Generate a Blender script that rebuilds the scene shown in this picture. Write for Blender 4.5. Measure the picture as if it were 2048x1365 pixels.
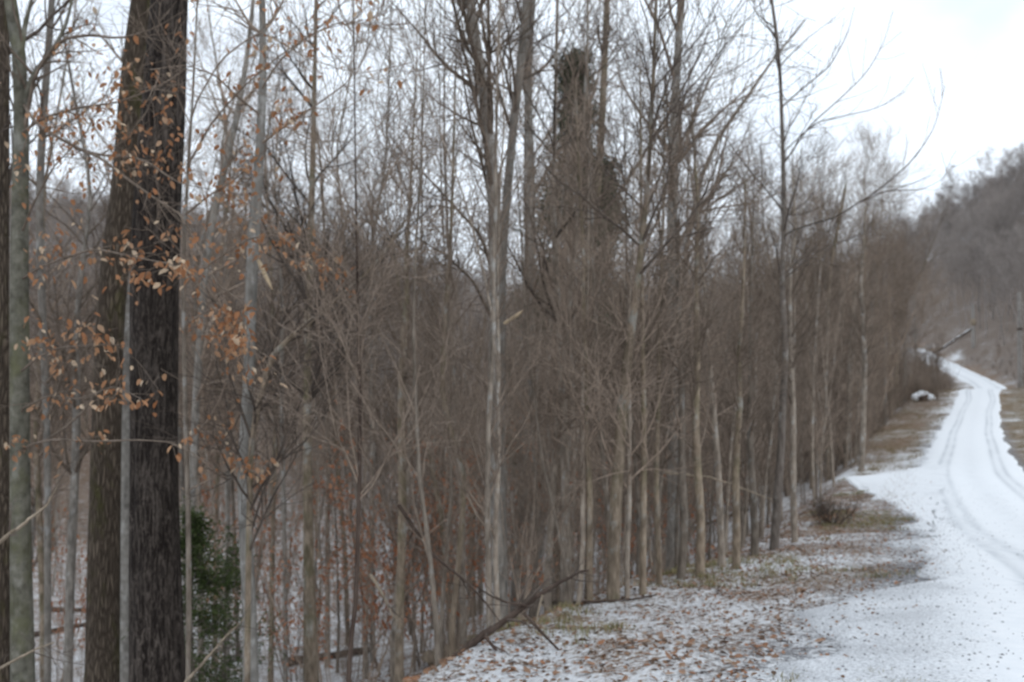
import bpy, math, random
import numpy as np
from mathutils import Matrix, Vector

sc = bpy.context.scene
for o in list(bpy.data.objects):
    bpy.data.objects.remove(o)
COL = sc.collection

# ------------------------------------------------------------------ camera, sky, light
EYE = 1.7
PITCH = math.radians(1.39)
FPX = 2100.0
cam_d = bpy.data.cameras.new("camera")
cam = bpy.data.objects.new("camera", cam_d)
COL.objects.link(cam)
cam.location = (0, 0, EYE)
cam.rotation_euler = (math.pi / 2 + PITCH, 0, 0)
cam_d.sensor_width = 36
cam_d.lens = 36 * FPX / 2048
cam_d.clip_start = 0.1
cam_d.clip_end = 3000
cam_d.dof.use_dof = True
cam_d.dof.focus_distance = 2.1
cam_d.dof.aperture_fstop = 5.6
sc.camera = cam

SUN_EL, SUN_AZ = math.radians(48), math.radians(150)
world = bpy.data.worlds.new("World")
sc.world = world
world.use_nodes = True
wn, wl = world.node_tree.nodes, world.node_tree.links
wn.clear()
w_out = wn.new("ShaderNodeOutputWorld")
w_bg = wn.new("ShaderNodeBackground")
w_bg.inputs["Strength"].default_value = 0.1
w_sky = wn.new("ShaderNodeTexSky")
w_sky.sky_type = 'NISHITA'
w_sky.sun_disc = False
w_sky.sun_elevation = SUN_EL
w_sky.sun_rotation = SUN_AZ
w_tc = wn.new("ShaderNodeTexCoord")
w_noise = wn.new("ShaderNodeTexNoise")
w_noise.inputs["Scale"].default_value = 5.0
w_noise.inputs["Detail"].default_value = 5.0
w_noise.inputs["Roughness"].default_value = 0.5
w_map = wn.new("ShaderNodeMapping")
w_map.inputs["Location"].default_value = (0.35, 0.1, 0.62)
w_map.inputs["Scale"].default_value = (1.0, 1.0, 1.7)
w_ramp = wn.new("ShaderNodeValToRGB")
w_ramp.color_ramp.elements[0].position = 0.33
w_ramp.color_ramp.elements[0].color = (0.82, 0.82, 0.82, 1)
w_ramp.color_ramp.elements[1].position = 0.47
w_ramp.color_ramp.elements[1].color = (1, 1, 1, 1)
w_mix = wn.new("ShaderNodeMix")
w_mix.data_type = 'RGBA'
w_mix.inputs[7].default_value = (10.7, 11.7, 12.9, 1)
wl.new(w_tc.outputs["Generated"], w_map.inputs[0])
wl.new(w_map.outputs[0], w_noise.inputs["Vector"])
wl.new(w_noise.outputs["Fac"], w_ramp.inputs[0])
wl.new(w_ramp.outputs[0], w_mix.inputs[0])
wl.new(w_sky.outputs[0], w_mix.inputs[6])
wl.new(w_mix.outputs[2], w_bg.inputs["Color"])
wl.new(w_bg.outputs[0], w_out.inputs[0])

sun_d = bpy.data.lights.new("sun", 'SUN')
sun_d.energy = 0.5
sun_d.angle = math.radians(60)
sun_d.color = (1.0, 0.97, 0.93)
sun = bpy.data.objects.new("sun", sun_d)
COL.objects.link(sun)
sun.location = (0, 0, 60)
sun.rotation_euler = (math.pi / 2 - SUN_EL, 0, math.pi - SUN_AZ)

sc.view_settings.view_transform = 'Standard'
sc.view_settings.look = 'None'
sc.view_settings.gamma = 1.0
sc.view_settings.use_curve_mapping = False
sc.view_settings.exposure = 0.0
sc.cycles.max_bounces = 6
sc.cycles.diffuse_bounces = 4
sc.cycles.use_denoising = True

# ------------------------------------------------------------------ helpers
def norm(v):
    return v / np.maximum(np.linalg.norm(v, axis=-1, keepdims=True), 1e-9)

class Geo:
    def __init__(self):
        self.v, self.q, self.n = [], [], 0
    def add(self, v, q):
        v = np.asarray(v, float).reshape(-1, 3)
        q = np.asarray(q, np.int64).reshape(-1, 4)
        self.v.append(v); self.q.append(q + self.n); self.n += len(v)
    def tubes(self, P, R, k):
        P = np.asarray(P, float); R = np.asarray(R, float)
        if P.ndim == 2:
            P = P[None]; R = R[None]
        m, n, _ = P.shape
        if m == 0:
            return
        T = norm(np.gradient(P, axis=1))
        mean = norm(P[:, -1] - P[:, 0])
        ref = np.where(np.abs(mean[:, 2:3]) > 0.8, np.array([[1., 0.15, 0]]), np.array([[0.1, 0, 1.]]))
        U = norm(np.cross(T, ref[:, None, :]))
        V = np.cross(T, U)
        a = np.linspace(0, 2 * np.pi, k, endpoint=False)
        ring = np.cos(a)[None, None, :, None] * U[:, :, None, :] + np.sin(a)[None, None, :, None] * V[:, :, None, :]
        RR = R[:, :, None, None] if R.ndim == 2 else R[..., None]
        verts = P[:, :, None, :] + RR * ring
        i = np.arange(n - 1)[:, None]; j = np.arange(k)[None, :]; j2 = (j + 1) % k
        q = np.stack([i * k + j, i * k + j2, (i + 1) * k + j2, (i + 1) * k + j], -1).reshape(-1, 4)
        q = (np.arange(m)[:, None, None] * (n * k) + q[None]).reshape(-1, 4)
        self.add(verts.reshape(-1, 3), q)
    def mesh(self, name, mats, smooth=True, off=None, idx=None):
        me = bpy.data.meshes.new(name)
        v = np.concatenate(self.v) if self.v else np.zeros((0, 3))
        q = np.concatenate(self.q) if self.q else np.zeros((0, 4), int)
        if off is not None:
            v = v - np.asarray(off)
        me.vertices.add(len(v)); me.vertices.foreach_set("co", v.astype(np.float32).ravel())
        me.loops.add(len(q) * 4); me.loops.foreach_set("vertex_index", q.astype(np.int32).ravel())
        me.polygons.add(len(q)); me.polygons.foreach_set("loop_start", np.arange(0, len(q) * 4, 4, dtype=np.int32))
        if smooth:
            me.polygons.foreach_set("use_smooth", np.ones(len(q), bool))
        for m in (mats if isinstance(mats, (list, tuple)) else [mats]):
            me.materials.append(m)
        if idx is not None:
            me.polygons.foreach_set("material_index", np.asarray(idx, np.int32))
        me.update(calc_edges=True)
        return me

def link(name, me, parent=None, loc=None):
    o = bpy.data.objects.new(name, me)
    COL.objects.link(o)
    if parent is not None:
        o.parent = parent
    if loc is not None:
        o.location = loc
    return o

def tag(o, label=None, cat=None, group=None, kind=None):
    if label: o["label"] = label
    if cat: o["category"] = cat
    if group: o["group"] = group
    if kind: o["kind"] = kind
    return o

def thing(name, loc, label, cat, group=None):
    o = bpy.data.objects.new(name, None)
    o.empty_display_size = 0.2
    COL.objects.link(o)
    o.location = loc
    return tag(o, label, cat, group)

def attr(me, name, vals):
    a = me.attributes.new(name, 'FLOAT', 'POINT')
    a.data.foreach_set("value", np.asarray(vals, np.float32))

# smooth value noise for geometry
class VN:
    def __init__(self, seed, n=64):
        self.g = np.random.default_rng(seed).normal(size=(n, n)); self.n = n
    def __call__(self, x, y):
        xi = np.floor(x).astype(int); yi = np.floor(y).astype(int)
        fx = x - xi; fy = y - yi
        fx = fx * fx * (3 - 2 * fx); fy = fy * fy * (3 - 2 * fy)
        g, n = self.g, self.n
        a = g[xi % n, yi % n]; b = g[(xi + 1) % n, yi % n]; c = g[xi % n, (yi + 1) % n]; d = g[(xi + 1) % n, (yi + 1) % n]
        return (a * (1 - fx) + b * fx) * (1 - fy) + (c * (1 - fx) + d * fx) * fy
vn1, vn2, vn3 = VN(1), VN(2), VN(3)

# ------------------------------------------------------------------ terrain
cy = np.array([-60, -20, 0, 9, 15, 20, 30, 40, 55, 67, 78, 85, 92, 100, 112, 126, 150, 200, 280.])
cx = np.array([-26, -6, 1.6, 5.2, 7.3, 9.2, 13.1, 17.4, 24.0, 29.5, 34.6, 38.0, 42.2, 45.4, 48.4, 52.0, 57.0, 66, 81.])
zy = np.array([-60, 0, 5.6, 10, 15, 20, 30, 40, 55, 67, 79, 85, 91, 97, 110, 125, 150, 200, 280.])
zd = np.array([1.9, 1.7, 1.75, 2.0, 2.4, 2.7, 3.1, 3.25, 3.25, 3.0, 2.1, 1.8, 2.3, 2.1, 1.2, 0.15, -1.7, -4, -7.])
def smooth_interp(yv, ky, kv):
    fine = np.linspace(ky[0], ky[-1], 1400)
    f = np.interp(fine, ky, kv)
    k = np.hanning(25); k /= k.sum()
    f = np.convolve(np.pad(f, 12, mode='edge'), k, mode='valid')
    return np.interp(yv, fine, f)
CY = np.arange(-58, 276, 1.0)
CX = smooth_interp(CY, cy, cx)
CZ = EYE - smooth_interp(CY, zy, zd)
CP = np.stack([CX, CY], -1)
CT = norm(np.gradient(CP, axis=0))
CN = np.stack([-CT[:, 1], CT[:, 0]], -1)          # points to the left of the road
CE = smooth_interp(CY, np.array([-60, 5, 8, 10, 14, 20, 32, 45, 60, 80, 100, 280.]),
                   np.array([4.6, 4.6, 4.5, 3.9, 3.3, 3.2, 3.3, 4.2, 4.8, 4.5, 3.5, 3.5]))

def sstep(a, b, x):
    t = np.clip((x - a) / (b - a), 0, 1)
    return t * t * (3 - 2 * t)

def road_info(x, y):
    x = np.atleast_1d(np.asarray(x, float)).ravel(); y = np.atleast_1d(np.asarray(y, float)).ravel()
    T = np.empty(len(x)); Z = np.empty(len(x)); S = np.empty(len(x)); E = np.empty(len(x))
    for a in range(0, len(x), 20000):
        s = slice(a, a + 20000)
        d = np.stack([x[s, None] - CX[None], y[s, None] - CY[None]], -1)
        dist = np.sqrt((d ** 2).sum(-1)); dm = dist.min(1, keepdims=True)
        w = np.exp(-(dist ** 2 - dm ** 2) / (1.5 + 1.2 * dm + 0.02 * dm * dm)); w /= w.sum(1, keepdims=True)
        near = dist.argmin(1)
        lat = (d * CN[None]).sum(-1)
        tt = (w * lat).sum(1)
        T[s] = np.where(dm[:, 0] > 8, np.sign(tt) * dm[:, 0], tt)
        Z[s] = (w * CZ[None]).sum(1); S[s] = (w * CY[None]).sum(1); E[s] = (w * CE[None]).sum(1)
    return T, Z, S, E

def terrain_full(x, y):
    x = np.atleast_1d(np.asarray(x, float)).ravel(); y = np.atleast_1d(np.asarray(y, float)).ravel()
    t, zr, s, E = road_info(x, y)
    u = np.maximum(t - E, 0)
    z = zr - 0.07 * np.clip(t - 1.5, 0, E)
    z = z - 6.6 * (1 - np.exp(-u / 13))
    rise = (0.21 + 0.15 * sstep(18, -22, x)) * 9 * np.log1p(np.exp(np.clip((u - 42) / 9, -30, 30)))
    z = z + 40 * (1 - np.exp(-rise / 40))
    v = np.maximum(-t - 2.0, 0)
    far = sstep(72, 100, s)
    bank = 0.05 * v * (1 - far) + far * 40 * (1 - np.exp(-0.5 * v / 40)) + 0.16 * np.maximum(v - 9, 0) * (1 - far)
    z = z + bank
    z = z + 14 * np.exp(-((x - 125) / 55) ** 2 - ((y - 215) / 60) ** 2)
    off = sstep(1.8, 4.0, np.abs(t))
    lump = 0.05 * vn1(x * 0.9, y * 0.9) + 0.02 * vn2(x * 2.7, y * 2.7)
    bigl = 0.35 * vn3(x * 0.11 + 7, y * 0.11) * sstep(2, 14, u + v)
    z = z + off * lump + bigl
    return z, t, s, E

def gz(x, y):
    return terrain_full(x, y)[0]

# coarse cached lookup for many queries
_gx = np.concatenate([np.arange(-160, -30, 2.0), np.arange(-30, 40, 0.35), np.arange(40, 190.1, 2.0)])
_gy = np.concatenate([np.arange(-20, 60, 0.35), np.arange(60, 300.1, 2.0)])
_X, _Y = np.meshgrid(_gx, _gy, indexing='ij')
_F = [a.reshape(_X.shape) for a in terrain_full(_X, _Y)]
def look(x, y):
    x = np.atleast_1d(np.asarray(x, float)); y = np.atleast_1d(np.asarray(y, float))
    i = np.clip(np.searchsorted(_gx, x) - 1, 0, len(_gx) - 2); j = np.clip(np.searchsorted(_gy, y) - 1, 0, len(_gy) - 2)
    fx = np.clip((x - _gx[i]) / (_gx[i + 1] - _gx[i]), 0, 1); fy = np.clip((y - _gy[j]) / (_gy[j + 1] - _gy[j]), 0, 1)
    return [(A[i, j] * (1 - fx) + A[i + 1, j] * fx) * (1 - fy) + (A[i, j + 1] * (1 - fx) + A[i + 1, j + 1] * fx) * fy for A in _F]

CP_, SP_ = math.cos(PITCH), math.sin(PITCH)
def unp(px, py, Y):
    """world point seen at photo pixel (px, py) at distance Y along the view"""
    u = (px - 1024) / FPX; v = (682.5 - py) / FPX
    dy = CP_ - SP_ * v; dz = SP_ + CP_ * v
    return np.array([u / dy * Y, Y, EYE + dz / dy * Y])
def to_px(p):
    p = np.atleast_2d(p)
    dx, dy, dz = p[:, 0], p[:, 1], p[:, 2] - EYE
    zc = CP_ * dy + SP_ * dz; yc = -SP_ * dy + CP_ * dz
    zc = np.maximum(zc, 0.01)
    return np.stack([1024 + FPX * dx / zc, 682.5 - FPX * yc / zc], -1)
def hit(px, py, lo=3.0, hi=200.0):
    Ys = np.exp(np.linspace(math.log(lo), math.log(hi), 700))
    P = np.array([unp(px, py, Y) for Y in Ys])
    below = P[:, 2] < look(P[:, 0], P[:, 1])[0]
    k = int(np.argmax(below)) if below.any() else len(Ys) - 1
    return float(Ys[k])

# ------------------------------------------------------------------ materials
def new_mat(name):
    m = bpy.data.materials.new(name); m.use_nodes = True
    nt = m.node_tree; nt.nodes.clear()
    out = nt.nodes.new("ShaderNodeOutputMaterial"); b = nt.nodes.new("ShaderNodeBsdfPrincipled")
    nt.links.new(b.outputs[0], out.inputs[0])
    b.inputs["Roughness"].default_value = 0.9
    b.inputs["Specular IOR Level"].default_value = 0.2
    return m, nt, b
def N(nt, kind, **kw):
    n = nt.nodes.new(kind)
    for k, v in kw.items():
        if hasattr(n, k) and not k[0].isupper():
            setattr(n, k, v)
        else:
            n.inputs[k.replace("_", " ")].default_value = v
    return n
def ramp(nt, fac, stops):
    r = nt.nodes.new("ShaderNodeValToRGB"); e = r.color_ramp.elements
    while len(e) < len(stops): e.new(0.5)
    for el, (p, c) in zip(e, stops):
        el.position = p; el.color = (c[0], c[1], c[2], 1) if hasattr(c, '__len__') else (c, c, c, 1)
    nt.links.new(fac, r.inputs[0]); return r.outputs[0]
def mixc(nt, f, a, b, mode='MIX'):
    m = nt.nodes.new("ShaderNodeMix"); m.data_type = 'RGBA'; m.blend_type = mode
    for s, v in ((0, f), (6, a), (7, b)):
        if hasattr(v, 'is_output'): nt.links.new(v, m.inputs[s])
        elif s == 0: m.inputs[0].default_value = v
        else: m.inputs[s].default_value = (v[0], v[1], v[2], 1)
    return m.outputs[2]
def math_(nt, op, a, b=None, c=None):
    m = nt.nodes.new("ShaderNodeMath"); m.operation = op
    for i, v in enumerate((a, b, c)):
        if v is None: continue
        if hasattr(v, 'is_output'): nt.links.new(v, m.inputs[i])
        else: m.inputs[i].default_value = v
    return m.outputs[0]
def coords(nt, scale, what="Object"):
    tc = nt.nodes.new("ShaderNodeTexCoord"); mp = nt.nodes.new("ShaderNodeMapping")
    mp.inputs["Scale"].default_value = scale
    nt.links.new(tc.outputs[what], mp.inputs[0]); return mp.outputs[0]
def noise(nt, vec, scale, detail=4, rough=0.55, dist=0.0):
    n = nt.nodes.new("ShaderNodeTexNoise"); nt.links.new(vec, n.inputs["Vector"])
    n.inputs["Scale"].default_value = scale; n.inputs["Detail"].default_value = detail
    n.inputs["Roughness"].default_value = rough; n.inputs["Distortion"].default_value = dist
    return n.outputs["Fac"]
def bump(nt, b, h, strength, dist=0.02):
    n = nt.nodes.new("ShaderNodeBump"); n.inputs["Strength"].default_value = strength; n.inputs["Distance"].default_value = dist
    nt.links.new(h, n.inputs["Height"]); nt.links.new(n.outputs[0], b.inputs["Normal"])

def bark(name, c1, c2, patch=None, patch_amt=0.6, moss=None, vary=0.35, zs=0.25, scale=9.0):
    """smooth to slightly rough bark: two tones streaked along the stem, lichen patches, moss"""
    m, nt, b = new_mat(name)
    v = coords(nt, (1, 1, zs))
    n1 = noise(nt, v, scale * 3, 5, 0.6)
    col = ramp(nt, n1, [(0.34, c1), (0.66, c2)])
    v2 = coords(nt, (1, 1, 0.7))
    if patch:
        n2 = noise(nt, v2, scale * 0.8, 4, 0.6, 0.3)
        col = mixc(nt, ramp(nt, n2, [(patch_amt - 0.05, 0.0), (patch_amt + 0.05, 0.85)]), col, patch)
    if moss:
        n3 = noise(nt, v2, 3.0, 4, 0.6)
        col = mixc(nt, ramp(nt, n3, [(0.5, 0.0), (0.64, 0.8)]), col, moss)
    blot = noise(nt, coords(nt, (1, 1, 0.4)), 5.5, 5, 0.7, 0.6)
    col = mixc(nt, 1.0, col, ramp(nt, blot, [(0.33, 0.7), (0.5, 1.15), (0.68, 1.45)]), 'MULTIPLY')
    oi = nt.nodes.new("ShaderNodeObjectInfo")
    val = math_(nt, 'MULTIPLY_ADD', oi.outputs["Random"], 2 * vary, 1 - vary)
    hs = nt.nodes.new("ShaderNodeHueSaturation")
    nt.links.new(col, hs.inputs["Color"]); nt.links.new(val, hs.inputs["Value"])
    nt.links.new(hs.outputs[0], b.inputs["Base Color"])
    bump(nt, b, n1, 0.5, 0.01)
    return m

def furrowed(name, ridge, groove, plate=26.0, zs=0.16, moss=None):
    m, nt, b = new_mat(name)
    v = coords(nt, (1, 1, zs))
    wob = nt.nodes.new("ShaderNodeTexNoise"); nt.links.new(v, wob.inputs["Vector"]); wob.inputs["Scale"].default_value = 9
    vm = nt.nodes.new("ShaderNodeVectorMath"); vm.operation = 'MULTIPLY_ADD'
    nt.links.new(wob.outputs["Color"], vm.inputs[0]); vm.inputs[1].default_value = (0.07, 0.07, 0.07); nt.links.new(v, vm.inputs[2])
    vo = nt.nodes.new("ShaderNodeTexVoronoi"); vo.feature = 'DISTANCE_TO_EDGE'; vo.inputs["Scale"].default_value = plate
    nt.links.new(vm.outputs[0], vo.inputs["Vector"])
    n1 = noise(nt, v, 60, 5, 0.7)
    h = math_(nt, 'MULTIPLY_ADD', n1, 0.14, vo.outputs["Distance"])
    col = ramp(nt, h, [(0.1, groove), (0.2, [0.5 * (a + c) for a, c in zip(ridge, groove)]), (0.33, ridge)])
    n2 = noise(nt, coords(nt, (1, 1, 0.5)), 2.2, 3)
    col = mixc(nt, math_(nt, 'MULTIPLY', ramp(nt, n2, [(0.35, 0.0), (0.75, 1.0)]), 0.5), col, groove)
    if moss:
        n3 = noise(nt, coords(nt, (1, 1, 0.5)), 3.5, 5, 0.65)
        col = mixc(nt, ramp(nt, n3, [(0.54, 0.0), (0.66, 0.75)]), col, moss)
    nt.links.new(col, b.inputs["Base Color"])
    bump(nt, b, ramp(nt, h, [(0.05, 0.0), (0.35, 1.0)]), 1.0, 0.025)
    return m

M = {}
def ridged(name, ridge, groove):
    """wavy interlacing pale ridges on a dark furrowed ground"""
    m, nt, b = new_mat(name)
    v = coords(nt, (1, 1, 0.13))
    h = None
    for sc_, off in ((17, 0.0), (31, 5.3)):
        n = noise(nt, coords(nt, (1, 1, 0.13 if off == 0 else .17)), sc_, 3, 0.55, 0.7)
        a = math_(nt, 'SUBTRACT', 1.0, math_(nt, 'MULTIPLY', math_(nt, 'ABSOLUTE', math_(nt, 'SUBTRACT', n, 0.5)), 9.0))
        h = a if h is None else math_(nt, 'MAXIMUM', h, math_(nt, 'MULTIPLY', a, .85))
    fine = noise(nt, coords(nt, (1, 1, .4)), 70, 4, .7)
    h = math_(nt, 'ADD', h, math_(nt, 'MULTIPLY', math_(nt, 'SUBTRACT', fine, .5), 1.3))
    col = ramp(nt, h, [(0.25, groove), (0.7, [0.35 * a + .65 * c for a, c in zip(ridge, groove)]), (1.0, ridge)])
    big = noise(nt, coords(nt, (1, 1, 0.5)), 2.4, 4)
    col = mixc(nt, math_(nt, 'MULTIPLY', ramp(nt, big, [(0.35, 0.0), (0.7, 1.0)]), 0.6), col, groove)
    nt.links.new(col, b.inputs["Base Color"])
    bump(nt, b, h, 0.9, 0.02)
    return m
M['oak'] = ridged("furrowed_oak_bark", (0.17, 0.142, 0.122), (0.024, 0.018, 0.0155))
M['brown_bark'] = furrowed("brown_flaky_bark", (0.175, 0.138, 0.104), (0.07, 0.053, 0.04), plate=34, moss=(0.085, 0.08, 0.03))
M['beech'] = bark("beech_bark", (0.08, 0.077, 0.058), (0.165, 0.157, 0.128), (0.25, 0.245, 0.215), 0.62, (0.1, 0.1, 0.052), 0.05, 0.9, 5)
M['beech_grey'] = bark("pale_grey_bark", (0.15, 0.139, 0.124), (0.25, 0.236, 0.214), (0.32, 0.31, 0.29), 0.6, None, 0.05, 0.8, 5)
M['maple'] = bark("maple_bark", (0.15, 0.14, 0.125), (0.27, 0.26, 0.24), (0.37, 0.365, 0.35), 0.6, None, 0.04, 0.22, 7)
M['grey'] = bark("grey_bark", (0.155, 0.14, 0.122), (0.29, 0.265, 0.235), (0.32, 0.315, 0.3), 0.62, None, 0.22)
M['brown'] = bark("brown_bark", (0.15, 0.115, 0.083), (0.32, 0.258, 0.195), (0.31, 0.3, 0.27), 0.6, (0.12, 0.11, 0.06), 0.18)
M['mixed'] = bark("sapling_bark", (0.15, 0.122, 0.097), (0.3, 0.255, 0.21), (0.34, 0.33, 0.31), 0.6, None, 0.42)
M['darkstem'] = bark("dark_sapling_bark", (0.09, 0.075, 0.064), (0.18, 0.155, 0.135), (0.28, 0.27, 0.25), 0.62, None, 0.1)
M['twig'] = bark("twig_bark", (0.158, 0.122, 0.094), (0.28, 0.222, 0.178), None, 0.6, None, 0.45)
M['twig_dark'] = bark("dark_twig_bark", (0.07, 0.055, 0.046), (0.125, 0.1, 0.083), None, 0.6, None, 0.2)
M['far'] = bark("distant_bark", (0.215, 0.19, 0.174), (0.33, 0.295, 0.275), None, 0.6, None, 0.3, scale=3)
M['dead'] = bark("weathered_dead_wood", (0.17, 0.137, 0.1), (0.31, 0.255, 0.195), None, 0.6, None, 0.1)
M['darkwood'] = bark("wet_dark_wood", (0.05, 0.034, 0.027), (0.1, 0.074, 0.06), (0.2, 0.18, 0.16), 0.68, None, 0.1)
M['post'] = bark("weathered_pole_wood", (0.22, 0.205, 0.188), (0.32, 0.3, 0.28), None, 0.6, None, 0.05)
M['split'] = bark("split_pale_wood", (0.38, 0.28, 0.18), (0.5, 0.4, 0.28), None, 0.6, None, 0.05)

def leaf_mat(name, stops, trans=0.25):
    m, nt, b = new_mat(name)
    oi = nt.nodes.new("ShaderNodeObjectInfo"); geo = nt.nodes.new("ShaderNodeNewGeometry")
    r = math_(nt, 'FRACT', math_(nt, 'ADD', oi.outputs["Random"], geo.outputs["Random Per Island"]))
    col = ramp(nt, r, stops)
    n = noise(nt, coords(nt, (1, 1, 1)), 40, 3)
    col = mixc(nt, 0.5, col, ramp(nt, n, [(0.3, 0.55), (0.7, 1.15)]), 'MULTIPLY')
    nt.links.new(col, b.inputs["Base Color"])
    b.inputs["Roughness"].default_value = 0.7
    if trans:
        tr = nt.nodes.new("ShaderNodeBsdfTranslucent"); nt.links.new(col, tr.inputs[0])
        mx = nt.nodes.new("ShaderNodeMixShader"); mx.inputs[0].default_value = trans
        out = [x for x in nt.nodes if x.type == 'OUTPUT_MATERIAL'][0]
        nt.links.new(b.outputs[0], mx.inputs[1]); nt.links.new(tr.outputs[0], mx.inputs[2]); nt.links.new(mx.outputs[0], out.inputs[0])
    return m
M['leaf'] = leaf_mat("copper_beech_leaf", [(0.0, (0.36, 0.165, 0.08)), (0.3, (0.47, 0.235, 0.12)), (0.55, (0.56, 0.34, 0.2)), (0.75, (0.4, 0.17, 0.075)), (0.9, (0.7, 0.53, 0.37)), (1.0, (0.78, 0.63, 0.47))], 0.35)
M['leaf_red'] = leaf_mat("rusty_shrub_leaf", [(0.0, (0.36, 0.14, 0.07)), (0.5, (0.46, 0.2, 0.105)), (1.0, (0.54, 0.29, 0.17))], 0.35)
M['litter'] = leaf_mat("fallen_leaf_litter", [(0.0, (0.09, 0.062, 0.045)), (0.3, (0.21, 0.122, 0.075)), (0.55, (0.29, 0.185, 0.122)), (0.8, (0.32, 0.15, 0.078)), (1.0, (0.38, 0.3, 0.23))], 0.1)
M['grass'] = leaf_mat("winter_grass_blade", [(0.0, (0.17, 0.175, 0.07)), (0.4, (0.27, 0.24, 0.12)), (1.0, (0.4, 0.33, 0.2))], 0.2)
M['straw'] = leaf_mat("dead_grass_blade", [(0.0, (0.24, 0.18, 0.11)), (0.6, (0.36, 0.28, 0.18)), (1.0, (0.2, 0.18, 0.09))], 0.2)
M['needle'] = leaf_mat("cedar_needles", [(0.0, (0.036, 0.055, 0.03)), (0.5, (0.062, 0.088, 0.048)), (1.0, (0.1, 0.125, 0.075))], 0.15)
M['needle_bright'] = leaf_mat("young_evergreen_needles", [(0.0, (0.055, 0.08, 0.03)), (0.5, (0.09, 0.13, 0.045)), (1.0, (0.15, 0.18, 0.07))], 0.2)

def ground_mat():
    m, nt, b = new_mat("snowy_leaf_ground")
    v = coords(nt, (1, 1, 1))
    def A(n):
        a = nt.nodes.new("ShaderNodeAttribute"); a.attribute_name = n; return a.outputs["Fac"]
    litter = ramp(nt, noise(nt, v, 34, 4, 0.7), [(0.3, (0.09, 0.06, 0.045)), (0.45, (0.2, 0.125, 0.08)), (0.58, (0.29, 0.21, 0.15)), (0.72, (0.36, 0.28, 0.21))])
    grassy = ramp(nt, noise(nt, v, 60, 4, 0.7), [(0.3, (0.13, 0.108, 0.066)), (0.55, (0.26, 0.205, 0.135)), (0.75, (0.38, 0.3, 0.205))])
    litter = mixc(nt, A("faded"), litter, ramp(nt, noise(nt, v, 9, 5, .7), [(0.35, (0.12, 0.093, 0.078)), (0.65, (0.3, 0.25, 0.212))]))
    soil = mixc(nt, A("grass"), litter, grassy)
    gravel = ramp(nt, noise(nt, v, 130, 2, 0.7), [(0.35, (0.13, 0.13, 0.14)), (0.6, (0.3, 0.3, 0.31))])
    soil = mixc(nt, A("gravel"), soil, gravel)
    # thin snow caught between the leaves: cover follows the vertex attribute, broken at leaf size
    n1 = noise(nt, v, 21, 5, 0.62, 0.4)
    n2 = noise(nt, v, 2.1, 3, 0.5)
    n3 = noise(nt, v, 55, 2, 0.6)
    s = math_(nt, 'ADD', math_(nt, 'MULTIPLY', n1, 0.62), math_(nt, 'MULTIPLY', n2, 0.3))
    s = math_(nt, 'ADD', s, math_(nt, 'MULTIPLY', n3, 0.25))
    s = math_(nt, 'ADD', s, math_(nt, 'SUBTRACT', A("snow"), 1.085))
    s = math_(nt, 'ADD', s, 0.05)
    cover = ramp(nt, s, [(0.0, 0.0), (0.05, 0.5), (0.13, 1.0)])
    snow = ramp(nt, noise(nt, v, 22, 3), [(0.3, (0.74, 0.76, 0.79)), (0.7, (0.85, 0.86, 0.87))])
    nt.links.new(mixc(nt, cover, soil, snow), b.inputs["Base Color"])
    bump(nt, b, math_(nt, 'ADD', math_(nt, 'MULTIPLY', s, 2.0), n1), 0.8, 0.04)
    return m
def road_mat():
    m, nt, b = new_mat("snow_dusted_gravel")
    v = coords(nt, (1, 1, 1))
    def A(n):
        a = nt.nodes.new("ShaderNodeAttribute"); a.attribute_name = n; return a.outputs["Fac"]
    speck = math_(nt, 'ADD', math_(nt, 'MULTIPLY', noise(nt, v, 48, 3, 0.75), 0.6), math_(nt, 'MULTIPLY', noise(nt, v, 1.4, 3), 0.25))
    speck = math_(nt, 'ADD', speck, math_(nt, 'MULTIPLY', noise(nt, coords(nt, (1, 1, 1)), 150, 2), 0.2))
    s = math_(nt, 'SUBTRACT', speck, math_(nt, 'SUBTRACT', 0.665, math_(nt, 'MULTIPLY', A("worn"), 0.27)))
    bare = ramp(nt, s, [(-0.0, 0.0), (0.12, 0.75)])
    gravel = ramp(nt, noise(nt, v, 90, 2, 0.7), [(0.35, (0.2, 0.205, 0.215)), (0.6, (0.4, 0.405, 0.42))])
    snow = ramp(nt, noise(nt, v, 9, 4), [(0.3, (0.77, 0.795, 0.82)), (0.7, (0.84, 0.855, 0.87))])
    packed = mixc(nt, math_(nt, 'MULTIPLY', A("track"), 0.9), snow, (0.5, 0.525, 0.55))
    packed = mixc(nt, math_(nt, 'MULTIPLY', A("worn"), 0.4), packed, (0.5, 0.525, 0.555))
    nt.links.new(mixc(nt, bare, packed, gravel), b.inputs["Base Color"])
    b.inputs["Roughness"].default_value = 0.8
    bump(nt, b, math_(nt, 'SUBTRACT', noise(nt, v, 30, 4), math_(nt, 'MULTIPLY', A("track"), 0.6)), 0.35, 0.03)
    return m
M['ground'] = ground_mat(); M['road'] = road_mat()
m_, nt_, b_ = new_mat("fresh_snow"); M['snow'] = m_
b_.inputs["Base Color"].default_value = (0.82, 0.84, 0.86, 1)

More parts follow.
